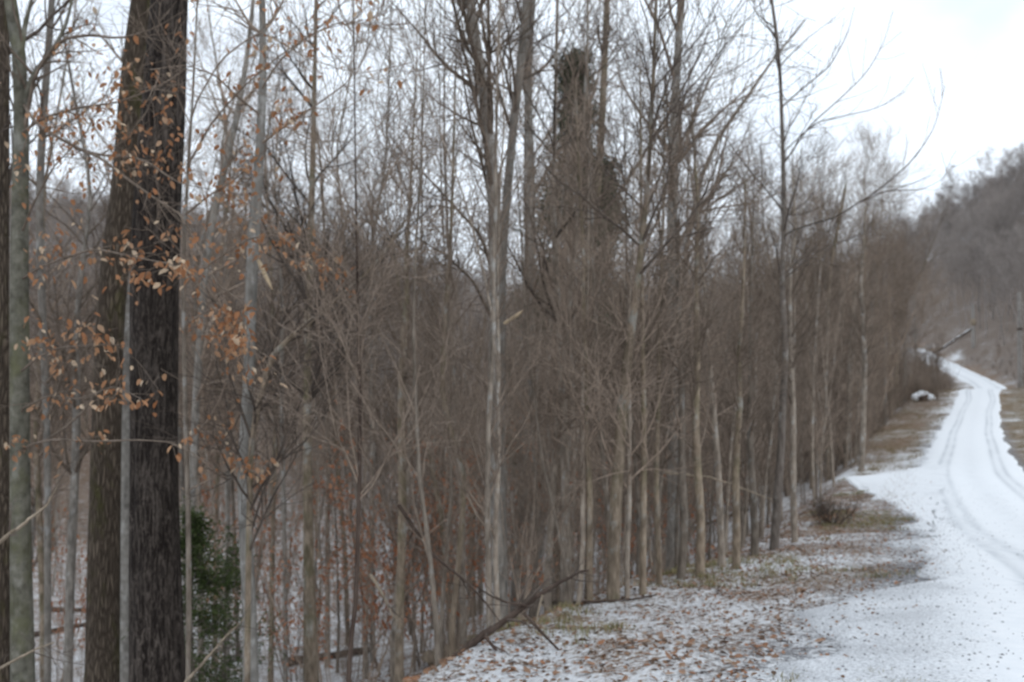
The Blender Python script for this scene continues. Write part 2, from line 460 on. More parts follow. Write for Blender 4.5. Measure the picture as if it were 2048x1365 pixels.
# ------------------------------------------------------------------ the ground
def sinh_axis(lo, hi, n, a, c=0.0):
    s = np.linspace(math.asinh((lo - c) / a), math.asinh((hi - c) / a), n)
    return c + a * np.sinh(s)
gx = sinh_axis(-420, 420, 320, 6.0, 1.5)
gy = sinh_axis(-120, 700, 330, 8.0, 9.0)
GX, GY = np.meshgrid(gx, gy, indexing='ij')
GZ, GT, GS, GE = [a.reshape(GX.shape) for a in terrain_full(GX, GY)]
g = Geo()
nx, ny = GX.shape
ii = np.arange(nx - 1)[:, None] * ny + np.arange(ny - 1)[None]
g.add(np.stack([GX, GY, GZ], -1).reshape(-1, 3), np.stack([ii, ii + ny, ii + ny + 1, ii + 1], -1).reshape(-1, 4))
gme = g.mesh("ground", M['ground'])
T_, S_, E_ = GT.ravel(), GS.ravel(), GE.ravel()
u_ = np.maximum(T_ - E_, 0)
pn = vn2(GX.ravel() * 0.7, GY.ravel() * 0.7)
snow = np.where(T_ > 0, 0.485 + 0.055 * sstep(0, 3, u_) - 0.03 * sstep(0, 12, u_) - 0.17 * sstep(20, 70, u_), 0.36)
snow = snow - 0.08 * sstep(28, 40, S_) * (np.abs(T_) < E_ + 1.0) + 0.06 * pn * (u_ < 1)
snow = np.where(T_ < -1.9, 0.405 - 0.02 * sstep(60, 90, S_) - 0.12 * sstep(6, 30, -T_ - 2) + 0.05 * pn, snow)
near_edge = np.where(T_ > 0, sstep(0.8, -0.1, T_ - 1.5 - .85 * sstep(11, 5, S_)), sstep(0.35, -0.1, -T_ - 1.85 + .4 * sstep(22, 36, S_))) * sstep(80, 45, S_)
grs = np.clip(0.35 + 0.55 * vn1(GX.ravel() * 0.5, GY.ravel() * 0.5), 0, 1) * (u_ < 0.5) * 0.6
grs = np.where(T_ < -1.5, np.clip(0.75 + 0.2 * pn, 0, 1) * (1 - sstep(70, 95, S_)), grs)
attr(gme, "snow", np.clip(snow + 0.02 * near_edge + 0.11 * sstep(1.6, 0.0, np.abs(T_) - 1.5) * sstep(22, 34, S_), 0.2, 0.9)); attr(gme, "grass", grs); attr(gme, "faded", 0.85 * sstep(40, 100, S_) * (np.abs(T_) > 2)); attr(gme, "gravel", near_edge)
ground = tag(link("ground", gme), kind="structure")

# the road: a sheet just above the ground
sy = np.concatenate([np.arange(-20, 60, 0.25), np.arange(60, 150, 1.0)])
rx = smooth_interp(sy, cy, cx); rp = np.stack([rx, sy], -1)
rt = norm(np.gradient(rp, axis=0)); rn = np.stack([-rt[:, 1], rt[:, 0]], -1)
lw = 1.5 + 0.85 * sstep(11, 5, sy) + (0.25 - .19 * sstep(16, 30, sy)) * vn1(sy * 0.8, sy * 0 + 3) + (0.12 - .06 * sstep(14, 26, sy)) * vn2(sy * 2.9, sy * 0 + 9)
rw = 1.85 - .4 * sstep(22, 36, sy) + 0.07 * vn1(sy * 0.3, sy * 0 + 11) + 0.035 * vn2(sy * 2.9, sy * 0 + 21)
K = 57
f = np.linspace(0, 1, K)
lat = lw[:, None] * (1 - f)[None] - rw[:, None] * f[None]
px_ = rx[:, None] + rn[:, 0:1] * lat; py_ = sy[:, None] + rn[:, 1:2] * lat
pz_ = gz(px_, py_).reshape(px_.shape) + 0.034
edge = np.minimum(f, 1 - f)
wand = 0.10 * vn3(sy * 0.12, sy * 0 + 4)[:, None]
def gauss(x, s): return np.exp(-(x / s) ** 2)
tr = np.zeros_like(lat)
for c in (0.78, -0.78):
    tr += 0.9 * gauss(lat - c - 0.13 - wand, 0.05) + 0.75 * gauss(lat - c + 0.13 - wand, 0.05) + 0.25 * gauss(lat - c - wand, 0.2)
tr *= (0.55 + 0.45 * np.clip(vn2(lat * 3, np.broadcast_to(sy[:, None], lat.shape) * 0.5) * 0.5 + 0.5, 0, 1))
pz_ = pz_ - 0.02 * np.clip(tr, 0, 1); pz_[:, [0, -1]] -= 0.06; pz_[:, [1, -2]] -= 0.012
g = Geo(); n0, n1_ = px_.shape
ii = np.arange(n0 - 1)[:, None] * n1_ + np.arange(n1_ - 1)[None]
g.add(np.stack([px_, py_, pz_], -1).reshape(-1, 3), np.stack([ii + 1, ii, ii + n1_, ii + n1_ + 1], -1).reshape(-1, 4))
rme = g.mesh("gravel_road", M['road'])
worn = 0.8 * sstep(0.7, 1.7, lat) + 0.35 * gauss(lat, 0.28) + 0.45 * sstep(-1.3, -2.1, lat) + 0.2 * np.clip(tr, 0, 1)
worn = worn * (1 - 0.55 * sstep(25, 55, sy))[:, None]
attr(rme, "track", np.clip(tr, 0, 1).ravel()); attr(rme, "worn", np.clip(worn, 0, 1).ravel())
tag(link("gravel_road", rme), kind="structure")

# snowy pull-off leaving the road towards the hollow
A0 = unp(1862, 930, 34.2)[:2]; A1 = unp(1835, 1062, 1)[:2]
outline_px = [(1872, 1085), (1848, 1058), (1800, 1022), (1735, 990), (1668, 963), (1700, 957), (1760, 949), (1805, 940), (1850, 932), (1895, 925)]
gp = []
for p in outline_px:
    gp.append(unp(p[0], p[1], hit(*p))[:2])
gp = np.array(gp); half = len(gp) // 2
lowe, upe = gp[:half], gp[half:][::-1]
fu = np.linspace(0, 1, 34); fv = np.linspace(0, 1, 24)
def resamp(a):
    s = np.linspace(0, 1, len(a)); return np.stack([np.interp(fu, s, a[:, k]) for k in range(2)], -1)
L_, U_ = resamp(lowe), resamp(upe)
PP = L_[:, None] * (1 - fv)[None, :, None] + U_[:, None] * fv[None, :, None]
PP += 0.08 * np.stack([vn1(PP[..., 0] * 2, PP[..., 1] * 2), vn2(PP[..., 0] * 2, PP[..., 1] * 2)], -1)
pzz = gz(PP[..., 0], PP[..., 1]).reshape(PP.shape[:2]) + 0.034 + 0.01 * np.minimum(fv, 1 - fv)[None]
pzz[:, [0, -1]] -= 0.07
g = Geo(); ii = np.arange(33)[:, None] * 24 + np.arange(23)[None]
g.add(np.concatenate([PP, pzz[..., None]], -1).reshape(-1, 3), np.stack([ii, ii + 24, ii + 25, ii + 1], -1).reshape(-1, 4))
sme = g.mesh("side_track", M['road'])
attr(sme, "track", np.zeros(34 * 24)); attr(sme, "worn", (0.15 + 0.25 * (1 - fu)[:, None] + 0 * fv[None]).ravel())
tag(link("side_track", sme), kind="structure")

# ------------------------------------------------------------------ plant generator
def grow(rng, P0, D, L, n, wob, up):
    m = len(P0); P = np.zeros((m, n + 1, 3)); P[:, 0] = P0; d = norm(D)
    for i in range(n):
        d = norm(d + wob * rng.normal(size=(m, 3)) + np.array([0, 0, up]))
        P[:, i + 1] = P[:, i] + d * (L / n)[:, None]
    return P
def radii(r0, n, tip, p=0.85):
    s = np.linspace(0, 1, n + 1)
    return np.maximum(r0[:, None] * (1 - s[None]) ** p, tip)
def spawn(rng, P, R, cnt, t0, t1, amean, asd, power=1.0):
    m, n, _ = P.shape
    idx = np.repeat(np.arange(m), cnt)
    t = t0 + (t1 - t0) * rng.random(len(idx)) ** power
    f = t * (n - 1); i = np.minimum(f.astype(int), n - 2); w = (f - i)[:, None]
    p = P[idx, i] * (1 - w) + P[idx, i + 1] * w
    r = R[idx, i] * (1 - w[:, 0]) + R[idx, i + 1] * w[:, 0]
    T = norm(P[idx, i + 1] - P[idx, i])
    rv = norm(rng.normal(size=(len(idx), 3))); U = norm(np.cross(T, rv))
    a = np.clip(rng.normal(amean, asd, len(idx)), 0.15, 1.6)[:, None]
    return p, norm(np.cos(a) * T + np.sin(a) * U), r, t, idx

def crown(rng, g, TP, TR, nb, tb, lmax, ang, up=0.05, nb2=5, nb3=4, tip=0.0022, minl=0.3, rmul=0.5, t1=0.97, lpow=0.7, n3=3):
    """limbs, branches and twigs round one trunk polyline TP; returns twig tips"""
    p, d, r, t, _ = spawn(rng, TP[None], TR[None], nb, tb, t1, ang, 0.16)
    L = minl + lmax * (1 - (t - tb) / max(1 - tb, .01)) ** lpow * rng.uniform(0.55, 1.15, len(t))
    r = np.minimum(r * rmul, 0.006 + L * 0.012)
    B1 = grow(rng, p, d, L, 7, 0.13, up); R1 = radii(r, 7, tip * 1.3)
    g.tubes(B1, R1, 5)
    cnt = np.clip(np.round(nb2 * 1.25 * L / (minl + .6 * lmax)), 1, nb2 * 2).astype(int)
    p, d, r, t, i = spawn(rng, B1, R1, cnt, 0.15, 0.95, 0.75, 0.2)
    L2 = L[i] * (0.18 + 0.36 * (1 - t)) * rng.uniform(0.6, 1.3, len(t)) + 0.12
    B2 = grow(rng, p, d, L2, 4, 0.16, up); R2 = radii(r * 0.6, 4, tip)
    g.tubes(B2, R2, 4)
    if nb3:
        cnt = np.clip(np.round(nb3 * 1.2 * L2 / L2.mean()), 1, nb3 * 2).astype(int)
        p, d, r, t, i = spawn(rng, B2, R2, cnt, 0.1, 0.98, 0.75, 0.25)
        L3 = L2[i] * rng.uniform(0.25, 0.6, len(t)) + 0.08
        B3 = grow(rng, p, d, L3, n3, 0.16, up); R3 = radii(r * 0.7, n3, tip * 0.8)
        g.tubes(B3, R3, 3)
        return B1, B2, B3
    return B1, B2, B2

def crook(rng, H, n, wob, lean=0.02):
    P = np.zeros((n + 1, 3)); d = norm(np.array([rng.normal() * lean, rng.normal() * lean, 1.0]))
    for i in range(n):
        d = norm(d + np.array([rng.normal() * wob, rng.normal() * wob, 0.10])); P[i + 1] = P[i] + d * H / n
    return P

def variant(seed, H, r, nb, tb, lmax, ang, mats, up=0.06, nb2=5, nb3=4, tip=0.0022, wob=0.05, sides=10, fork=0.3, joined=False, pw=0.8, lpow=0.7):
    rng = np.random.default_rng(seed)
    TP = crook(rng, H, 16, wob); TR = np.maximum(r * (1 - np.linspace(0, 1, 17)) ** pw, 0.004)
    TR[0] *= 1.35; TR[1] *= 1.05; TP[0, 2] -= 0.35
    gt, gc = Geo(), Geo()
    gt.tubes(TP, TR, sides)
    if rng.random() < fork:                                  # a second leader
        k = rng.integers(5, 9); d = norm(np.array([rng.normal() * .3, rng.normal() * .3, 1]))
        F = grow(rng, TP[k:k + 1], d[None], np.array([(H - TP[k, 2]) * 0.9]), 10, 0.05, 0.06)
        FR = radii(np.array([TR[k] * 0.75]), 10, 0.004); gt.tubes(F, FR, max(6, sides - 2))
        crown(rng, gc, F[0], FR[0], nb // 2, 0.15, lmax * 0.8, ang, up, nb2, nb3, tip, lpow=lpow)
    crown(rng, gc, TP, TR, nb, tb, lmax, ang, up, nb2, nb3, tip, lpow=lpow)
    if joined:
        gt.v += gc.v; gt.q += [q + gt.n for q in gc.q]
        return gt.mesh("joined_tree", mats[0])
    return gt.mesh("trunk", mats[0]), gc.mesh("crown", mats[1])

SAP = [variant(100 + k, H, r, nb, 0.1, 0.95, 0.6, (M['mixed'], M['twig']), up=0.12, nb2=4, nb3=3, tip=0.0019, wob=0.04, sides=9, fork=0.15, pw=0.95)
       for k, (H, r, nb) in enumerate([(5.0, .019, 22), (6.2, .024, 26), (7.2, .030, 30), (4.2, .014, 20), (6.6, .026, 26), (5.6, .020, 24), (8.4, .036, 34)])]
TREE = [variant(200 + k, H, r, nb, 0.25, 2.5, 0.62, (M['grey'] if k % 3 else M['brown'], M['twig']), up=0.1, nb2=6, nb3=5, tip=0.0024, wob=0.035, pw=1.2, lpow=.45, sides=10, fork=0.45)
        for k, (H, r, nb) in enumerate([(9, .06, 30), (11, .08, 34), (8, .05, 28), (12, .09, 36), (10, .065, 32), (7.5, .045, 28), (13.5, .11, 36)])]
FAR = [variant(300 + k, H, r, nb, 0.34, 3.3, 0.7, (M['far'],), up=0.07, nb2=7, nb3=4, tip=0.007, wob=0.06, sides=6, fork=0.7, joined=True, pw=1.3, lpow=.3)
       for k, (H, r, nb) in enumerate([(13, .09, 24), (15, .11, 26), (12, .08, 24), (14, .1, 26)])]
def brush_variant(seed, H, ns, mat, tip=0.0022, spread=0.22):
    rng = np.random.default_rng(seed); g = Geo()
    a = rng.random(ns) * 2 * np.pi
    P0 = np.stack([np.cos(a) * .12, np.sin(a) * .12, np.full(ns, -0.08)], -1) * rng.random((ns, 1))
    P0[:, 2] = -0.08
    D = np.stack([np.cos(a) * spread, np.sin(a) * spread, np.ones(ns)], -1)
    S = grow(rng, P0, D, H * rng.uniform(0.6, 1.1, ns), 7, 0.12, 0.03); R = radii(rng.uniform(.006, .013, ns), 7, tip)
    g.tubes(S, R, 5)
    p, d, r, t, i = spawn(rng, S, R, 9, 0.2, 0.97, 0.55, 0.2)
    B = grow(rng, p, d, rng.uniform(.25, .8, len(t)) * (1.2 - t) * H / 2, 4, 0.15, 0.06); RB = radii(r * .6, 4, tip)
    g.tubes(B, RB, 3)
    p, d, r, t, i = spawn(rng, B, RB, 3, 0.2, 0.97, 0.7, 0.2)
    g.tubes(grow(rng, p, d, rng.uniform(.12, .35, len(t)), 2, 0.15, 0.05), radii(r * .7, 2, tip * .8), 3)
    return g.mesh("stems", mat), S, B
BRUSH = [brush_variant(400 + k, H, ns, M['twig'])[0] for k, (H, ns) in enumerate([(2.2, 7), (1.7, 9), (2.8, 6), (3.2, 8)])]

# leaf shapes -----------------------------------------------------------------
LEAF6 = np.array([[0, 0, 0], [0.32, 0.27, 0.1], [0.72, 0.22, 0.08], [1, 0, -0.06], [0.72, -0.22, 0.08], [0.32, -0.27, 0.1]])
LEAF6Q = np.array([[0, 3, 2, 1], [0, 5, 4, 3]])
def rand_rot(rng, n, flat=0.0, droop=0.0):
    """random frames; flat keeps the blade near horizontal, droop makes the tip hang"""
    a = rng.random(n) * 2 * np.pi
    X = np.stack([np.cos(a), np.sin(a), rng.normal(0, flat, n) - droop], -1); X = norm(X)
    Zt = norm(np.stack([rng.normal(0, max(flat, .05), n), rng.normal(0, max(flat, .05), n), np.ones(n)], -1))
    Y = norm(np.cross(Zt, X)); Z = np.cross(X, Y)
    return np.stack([X, Y, Z], -1)
def scatter_leaves(g, rng, P, size, flat, droop, tmpl=LEAF6, tq=LEAF6Q, wide=1.0):
    n = len(P)
    if n == 0: return
    Rm = rand_rot(rng, n, flat, droop)
    t = tmpl * np.array([1, wide, 1])
    v = np.einsum('nij,kj->nki', Rm, t) * np.asarray(size)[:, None, None] + P[:, None, :]
    q = (np.arange(n)[:, None, None] * len(t) + tq[None]).reshape(-1, 4)
    g.add(v.reshape(-1, 3), q)
def fine_leaf(seed):
    """a single dry leaf: midrib, curled rim, 16 quads"""
    rng = np.random.default_rng(seed); g = Geo()
    s = np.linspace(0, 1, 6); wdt = np.array([0.02, 0.2, 0.27, 0.24, 0.14, 0.01])
    curl = rng.uniform(0.1, 0.6); bend = rng.uniform(-0.5, 0.3); tw = rng.normal(0, .25)
    V = np.zeros((6, 4, 3))
    for j, c in enumerate((-1, -0.4, 0.4, 1)):
        V[:, j, 0] = s; V[:, j, 1] = wdt * c * (1 - 0.25 * curl); V[:, j, 2] = curl * wdt * c * c * 0.9 + bend * s * s * 0.6 + tw * wdt * c * s + (0.012 if abs(c) < .5 else 0)
    ii = np.arange(5)[:, None] * 4 + np.arange(3)[None]
    g.add(V.reshape(-1, 3), np.stack([ii, ii + 4, ii + 5, ii + 1], -1).reshape(-1, 4))
    return g
def leaf_meshes(mat, n, s0):
    return [fine_leaf(s0 + k).mesh("leaf", mat) for k in range(n)]
BEECH_LEAF = leaf_meshes(M['leaf'], 8, 500)
DRY_LEAF = leaf_meshes(M['litter'], 6, 520)

def put_leaf(rng, me, p, size, parent, base, flat=0.5, droop=1.0):
    Rm = rand_rot(rng, 1, flat, droop)[0]
    o = bpy.data.objects.new("leaf", me); COL.objects.link(o); o.parent = parent
    mt = Matrix([[*(Rm[i] * size), p[i] - base[i]] for i in range(3)] + [[0, 0, 0, 1]])
    o.matrix_local = mt
    return o

# ------------------------------------------------------------------ single trees seen one by one
def catmull(P, n):
    P = np.asarray(P, float); s = np.concatenate([[0], np.cumsum(np.linalg.norm(np.diff(P[:, :3], axis=0), axis=1))]); s /= s[-1]
    fine = np.linspace(0, 1, 160)
    out = np.stack([np.interp(fine, s, P[:, k]) for k in range(P.shape[1])], -1)
    kk = np.hanning(13); kk /= kk.sum()
    pad = np.concatenate([2 * out[:1] - out[6:0:-1], out, 2 * out[-1:] - out[-2:-8:-1]])
    out = np.stack([np.convolve(pad[:, k], kk, mode='valid') for k in range(P.shape[1])], -1)
    return np.stack([np.interp(np.linspace(0, 1, n), fine, out[:, k]) for k in range(P.shape[1])], -1)

def stem_path(path, Y, n, top=3.0, ground_it=True, flare=1.3, dY=0.0):
    """pixel path [(px, py, width_px)...] from the ground up -> world points and radii, rooted and carried on above the picture"""
    Y0 = Y
    pts = []
    for k, (px, py, w) in enumerate(path):
        yy = Y0 + dY * k / max(len(path) - 1, 1)
        pts.append([*unp(px, py, yy), 0.5 * w * yy / FPX])
    pts = np.array(pts)
    if ground_it:
        zg = gz(pts[0, 0], pts[0, 1])[0]
        if pts[0, 2] > zg:
            slope = (pts[0, :2] - pts[1, :2]) / max(pts[1, 2] - pts[0, 2], .2)
            h = min(pts[0, 2] - zg, 3.0)
            b = [pts[0, 0] + slope[0] * h * .5, pts[0, 1], zg - 0.12, pts[0, 3] * flare]
            if pts[0, 2] - zg > 0.8:
                mid = [pts[0, 0] + slope[0] * h * .3, pts[0, 1], zg + 0.45, pts[0, 3] * 1.06]
                pts = np.vstack([b, mid, pts])
            else:
                pts = np.vstack([b, pts])
        else:
            pts[0, 2] = zg - 0.1
    if top > 0:
        d = norm(pts[-1, :3] - pts[-2, :3]); d = norm(d + np.array([0, 0, .4]))
        pts = np.vstack([pts, [*(pts[-1, :3] + d * top * .5), pts[-1, 3] * .7], [*(pts[-1, :3] + d * top), max(pts[-1, 3] * .3, .004)]])
    c = catmull(pts, n)
    return c[:, :3], np.maximum(c[:, 3], 0.003)

def px_branch(pts, Y, r_px, dy_end=0.0, n=14, tip=0.0025, p=0.8):
    """[(px,py)...] -> tube points at depth Y drifting by dy_end"""
    m = len(pts)
    W = np.array([unp(a, b, Y + dy_end * k / (m - 1)) for k, (a, b) in enumerate(pts)])
    W = catmull(W, n)
    r0 = 0.5 * r_px * Y / FPX
    return W, np.maximum(r0 * (1 - np.linspace(0, 1, n)) ** p, tip)

def sub_twigs(rng, g, B, R, nb=8, L=(0.25, 0.7), ang=0.7, up=0.08, nb3=3, t0=0.15, tip=0.002):
    p, d, r, t, i = spawn(rng, B[None], R[None], nb, t0, 0.97, ang, 0.2)
    b = grow(rng, p, d, rng.uniform(*L, len(t)) * (1.25 - 0.5 * t), 5, 0.13, up); rb = radii(np.minimum(r * .6, .012), 5, tip)
    g.tubes(b, rb, 4)
    if nb3:
        p, d, r, t, i = spawn(rng, b, rb, nb3, 0.2, 0.97, 0.7, 0.2)
        c = grow(rng, p, d, rng.uniform(L[0] * .4, L[1] * .5, len(t)), 3, 0.14, up)
        g.tubes(c, radii(r * .7, 3, tip * .85), 3)
        return b, c
    return b, b

HEROES = {}
def hero(key, name, label, path, Y, mat, twig='twig', n=26, sides=14, top=3.0, nb=22, tb=0.25, lmax=1.6, ang=0.75, up=0.07, nb2=5, nb3=4,
         arms=(), splints=(), group=None, flare=1.3, tip=0.0023, cat="tree", rmul=0.5, dY=0.0, relief=0.0, t1=0.97):
    rng = np.random.default_rng(sum(ord(c) * (i + 7) for i, c in enumerate(key)))
    if Y is None:
        Y = hit(path[0][0], path[0][1])
    P, R = stem_path(path, Y, n, top, flare=flare, dY=dY)
    base = P[0] + np.array([0, 0, .1])
    root = thing(name, base, label, cat, group)
    gt, gc = Geo(), Geo()
    if relief:
        nn = n * 6
        Pf = catmull(np.column_stack([P, R]), nn); a = np.linspace(0, 2 * np.pi, sides, endpoint=False)
        z = Pf[:, 2:3]
        w1 = 0.55 * vn1(z * 2.2, a[None] * 0 + 1) ; ph = 1.5 * vn2(a[None] * 2.2 + 5, z * 1.3)
        rel = np.maximum(np.sin(11 * a[None] + w1 * 2 + ph), np.sin(9 * a[None] - w1 * 2 - ph + 2))
        RR = Pf[:, 3:4] * (1 + relief * (rel - 0.5))
        foot = np.exp(-np.maximum(z - Pf[0, 2], 0) / 0.35)
        RR *= 1 + 0.22 * foot * (np.sin(3 * a[None] + 1) + np.sin(5 * a[None]) * .6)
        gt.tubes(Pf[None, :, :3], RR[None], sides)
    else:
        gt.tubes(P, R, sides)
    arm_list = []
    for k, arm in enumerate(arms):                              # limbs traced one by one
        W, r = px_branch(arm['p'], arm.get('Y', Y), arm.get('w', 8), arm.get('dy', 0), n=arm.get('n', 16), p=arm.get('pw', .75))
        j = int(np.argmin(np.linalg.norm(P - W[0], axis=1)))
        if arm.get('join', True) and np.linalg.norm(P[j] - W[0]) > R[j] * .5:
            W = np.vstack([P[max(j - 1, 0)], W]); r = np.concatenate([[r[0] * 1.1], r])
            W = catmull(np.column_stack([W, r]), len(W) + 2); r = np.maximum(W[:, 3], .002); W = W[:, :3]
        (gt if arm.get('big') else gc).tubes(W, r, 10 if arm.get('big') else 6)
        tw = sub_twigs(rng, gc, W, r, arm.get('nb', 9), arm.get('L', (.25, .7)), arm.get('ang', .7), arm.get('up', .08), arm.get('nb3', 3), arm.get('t0', .2))
        arm_list.append((W, tw))
    tips = None
    if nb:
        tips = crown(rng, gc, P, R, nb, tb, lmax, ang, up, nb2, nb3, tip, rmul=rmul, t1=t1)
    link("trunk", gt.mesh("trunk", M[mat], off=base), root)
    if gc.n:
        link("crown", gc.mesh("crown", M[twig], off=base), root)
    for (a, b, wpx, Ys) in splints:                             # torn pale ends of broken branches
        W = np.array([unp(*a, Ys), unp(a[0] * .5 + b[0] * .5, a[1] * .5 + b[1] * .5 + 1, Ys), unp(*b, Ys - .05)])
        W = catmull(W, 7); r0 = .5 * wpx * Ys / FPX
        g2 = Geo(); g2.tubes(W, r0 * np.array([.75, 1, 1, .95, .85, .6, .15]), 7)
        so = link("broken_branch", g2.mesh("broken_branch", M['split'], off=base), root)
        so["label"] = "pale torn broken branch stub"
    HEROES[key] = (root, base, P, R, arm_list, tips)
    return root

# the dark oak, its brown neighbour and the grey stems about them
hero('oak', "oak_tree", "thick dark oak trunk with deeply furrowed blackish bark",
     [(316, 1365, 106), (310, 1150, 98), (308, 930, 89), (308, 700, 92), (310, 480, 93), (319, 340, 88), (328, 200, 83), (334, 90, 76), (339, 0, 70)],
     9.0, 'oak', 'twig_dark', n=34, sides=72, top=6.5, nb=10, tb=0.72, lmax=3.0, relief=0.045, flare=1.35)
hero('brown', "leaning_tree", "brown mossy trunk leaning towards the dark oak",
     [(204, 1365, 66), (208, 1100, 62), (212, 890, 57), (219, 650, 54), (234, 480, 55), (253, 350, 49), (262, 200, 52), (275, 80, 48), (284, 0, 42), (300, -120, 34)],
     11.0, 'brown_bark', 'twig_dark', n=34, sides=36, top=5, nb=12, tb=0.7, lmax=2.6, relief=0.015)
hero('beech_b', "beech_tree", "smooth pale grey trunk between the brown mossy trunk and the dark oak",
     [(254, 1330, 27), (252, 1000, 25), (254, 800, 24), (257, 600, 23), (262, 480, 20), (270, 300, 17), (276, 150, 13)],
     14.0, 'beech_grey', n=26, sides=14, top=5, nb=18, tb=0.45, lmax=1.6)
hero('beech_a', "beech_tree", "greenish grey beech forking overhead with copper leaves beside the mossy brown trunk",
     [(46, 1365, 46), (42, 1120, 40), (40, 890, 37), (39, 650, 36), (39, 480, 34), (43, 270, 29), (41, 120, 26), (30, 50, 25), (16, -20, 23)],
     8.6, 'beech', 'twig', n=30, sides=20, top=4, nb=7, tb=0.72, lmax=1.2,
     arms=[dict(p=[(44, 215), (66, 150), (112, 92), (134, 45), (146, -10), (150, -90)], w=13, big=True, Y=8.6, dy=-.2, nb=8),
           dict(p=[(40, 130), (50, 50), (66, -10), (80, -80)], w=13, big=True, Y=8.6, nb=4),
           dict(p=[(46, 205), (67, 243), (130, 285), (190, 311), (245, 312), (292, 320), (352, 366), (420, 380)], w=7, dy=-2.1, nb=16, L=(.2, .55), up=-.02, pw=.55),
           dict(p=[(150, 296), (200, 315), (246, 352), (309, 397), (362, 429), (430, 565), (489, 608)], w=6, Y=7.8, dy=-1.2, nb=12, L=(.2, .6), up=-.01, join=False, pw=.5),
           dict(p=[(42, 560), (80, 535), (120, 520), (190, 497), (270, 515), (350, 530), (400, 560)], w=5, dy=-2.4, nb=18, L=(.15, .45), up=-.02, pw=.5),
           dict(p=[(40, 745), (75, 715), (120, 695), (190, 690), (250, 690)], w=5, dy=-2.0, nb=13, L=(.15, .45), up=-.02),
           dict(p=[(43, 265), (90, 235), (160, 215), (240, 205), (330, 168), (400, 120)], w=6, dy=-1.8, nb=15, L=(.2, .5), up=0),
           dict(p=[(40, 905), (60, 890), (110, 878), (190, 884), (270, 880), (350, 884), (420, 930)], w=5, dy=-1.9, nb=10, L=(.15, .4), up=0, pw=.45),
           dict(p=[(70, 148), (120, 78), (180, 70), (240, 78), (310, 58), (370, 20)], w=8, Y=8.5, dy=-.8, nb=9, L=(.25, .6)),
           dict(p=[(42, 470), (70, 400), (110, 330), (170, 270), (230, 150)], w=5, dy=-1.4, nb=12),
           dict(p=[(38, 820), (100, 790), (160, 800), (230, 770), (285, 800)], w=4, dy=-2.4, nb=10, L=(.12, .35), up=-.03)])
hero('edge_stem', "brown_tree", "brown trunk at the picture edge hugging the greenish beech",
     [(2, 1365, 34), (4, 900, 26), (5, 600, 24), (6, 300, 24), (8, 0, 22)], 10.0, 'brown_bark', 'twig_dark', n=24, sides=18, top=4, nb=12, tb=.5, lmax=2.0)
hero('slim_a', "slim_tree", "slim dark stem just behind the greenish beech fork",
     [(95, 900, 13), (84, 600, 14), (78, 450, 15), (82, 300, 15), (95, 120, 14), (104, 0, 12)], 13.0, 'grey', 'twig', n=22, sides=10, top=4, nb=22, tb=.3, lmax=1.6)
hero('slim_b', "slim_tree", "grey trunk slanting out beyond the oak behind copper leaves",
     [(380, 1100, 15), (392, 800, 15), (408, 560, 15), (424, 440, 15), (446, 350, 15), (468, 262, 13), (490, 150, 10), (505, 20, 8)],
     15.0, 'grey', 'twig', n=24, sides=10, top=3, nb=24, tb=.35, lmax=1.7)

hero('maple', "maple_tree", "slim light grey maple with whitish lichen patches standing alone past the oak",
     [(502, 1365, 31), (499, 1230, 28), (494, 1120, 27), (489, 1020, 26), (487, 930, 24), (494, 820, 23), (499, 740, 22), (501, 620, 23), (505, 500, 25), (513, 400, 21), (522, 260, 17), (527, 110, 15), (524, 0, 12)],
     8.4, 'maple', 'twig', n=40, sides=18, top=3.5, nb=6, tb=.62, lmax=1.2, nb2=5,
     arms=[dict(p=[(520, 290), (545, 270), (590, 240), (640, 205), (690, 170), (740, 100)], w=6, dy=-.4, nb=12),
           dict(p=[(528, 60), (545, 40), (560, 15), (580, -30)], w=9, dy=.3, nb=8),
           dict(p=[(524, 70), (500, 50), (470, 0), (450, -60)], w=7, dy=.2, nb=8),
           dict(p=[(505, 560), (490, 520), (489, 470), (493, 400), (486, 330)], w=7, dy=.2, nb=8),
           dict(p=[(520, 230), (470, 190), (430, 150), (370, 130), (300, 140)], w=5, dy=-1.5, nb=13),
           dict(p=[(522, 180), (560, 120), (620, 70), (690, 40), (760, 60)], w=5, dy=-1.2, nb=13),
           dict(p=[(500, 660), (450, 620), (400, 560), (350, 490), (300, 440)], w=5, dy=-.7, nb=9, L=(.2, .5))],
     splints=[((516, 520), (545, 580), 9, 8.1)])
hero('lean_sap', "leaning_sapling", "dark thin sapling slanting away from the light grey maple",
     [(496, 1180, 12), (499, 1000, 12), (503, 872, 12), (520, 800, 12), (541, 712, 12), (575, 680, 10), (615, 647, 9), (660, 612, 8), (703, 573, 7), (760, 520, 5), (810, 440, 3)],
     8.1, 'brown', 'twig_dark', n=30, sides=9, top=0, nb=26, tb=.35, lmax=1.1, ang=.7, up=.08, nb2=5, nb3=3, cat="sapling")
hero('red_stem', "brown_tree", "reddish brown trunk with a broken top rising past the young evergreen",
     [(622, 1330, 30), (619, 1200, 24), (616, 1000, 19), (614, 800, 16), (617, 600, 15), (622, 450, 13), (626, 300, 11), (630, 120, 8)],
     12.5, 'brown', 'twig_dark', n=26, sides=12, top=4, nb=34, tb=.3, lmax=1.9)

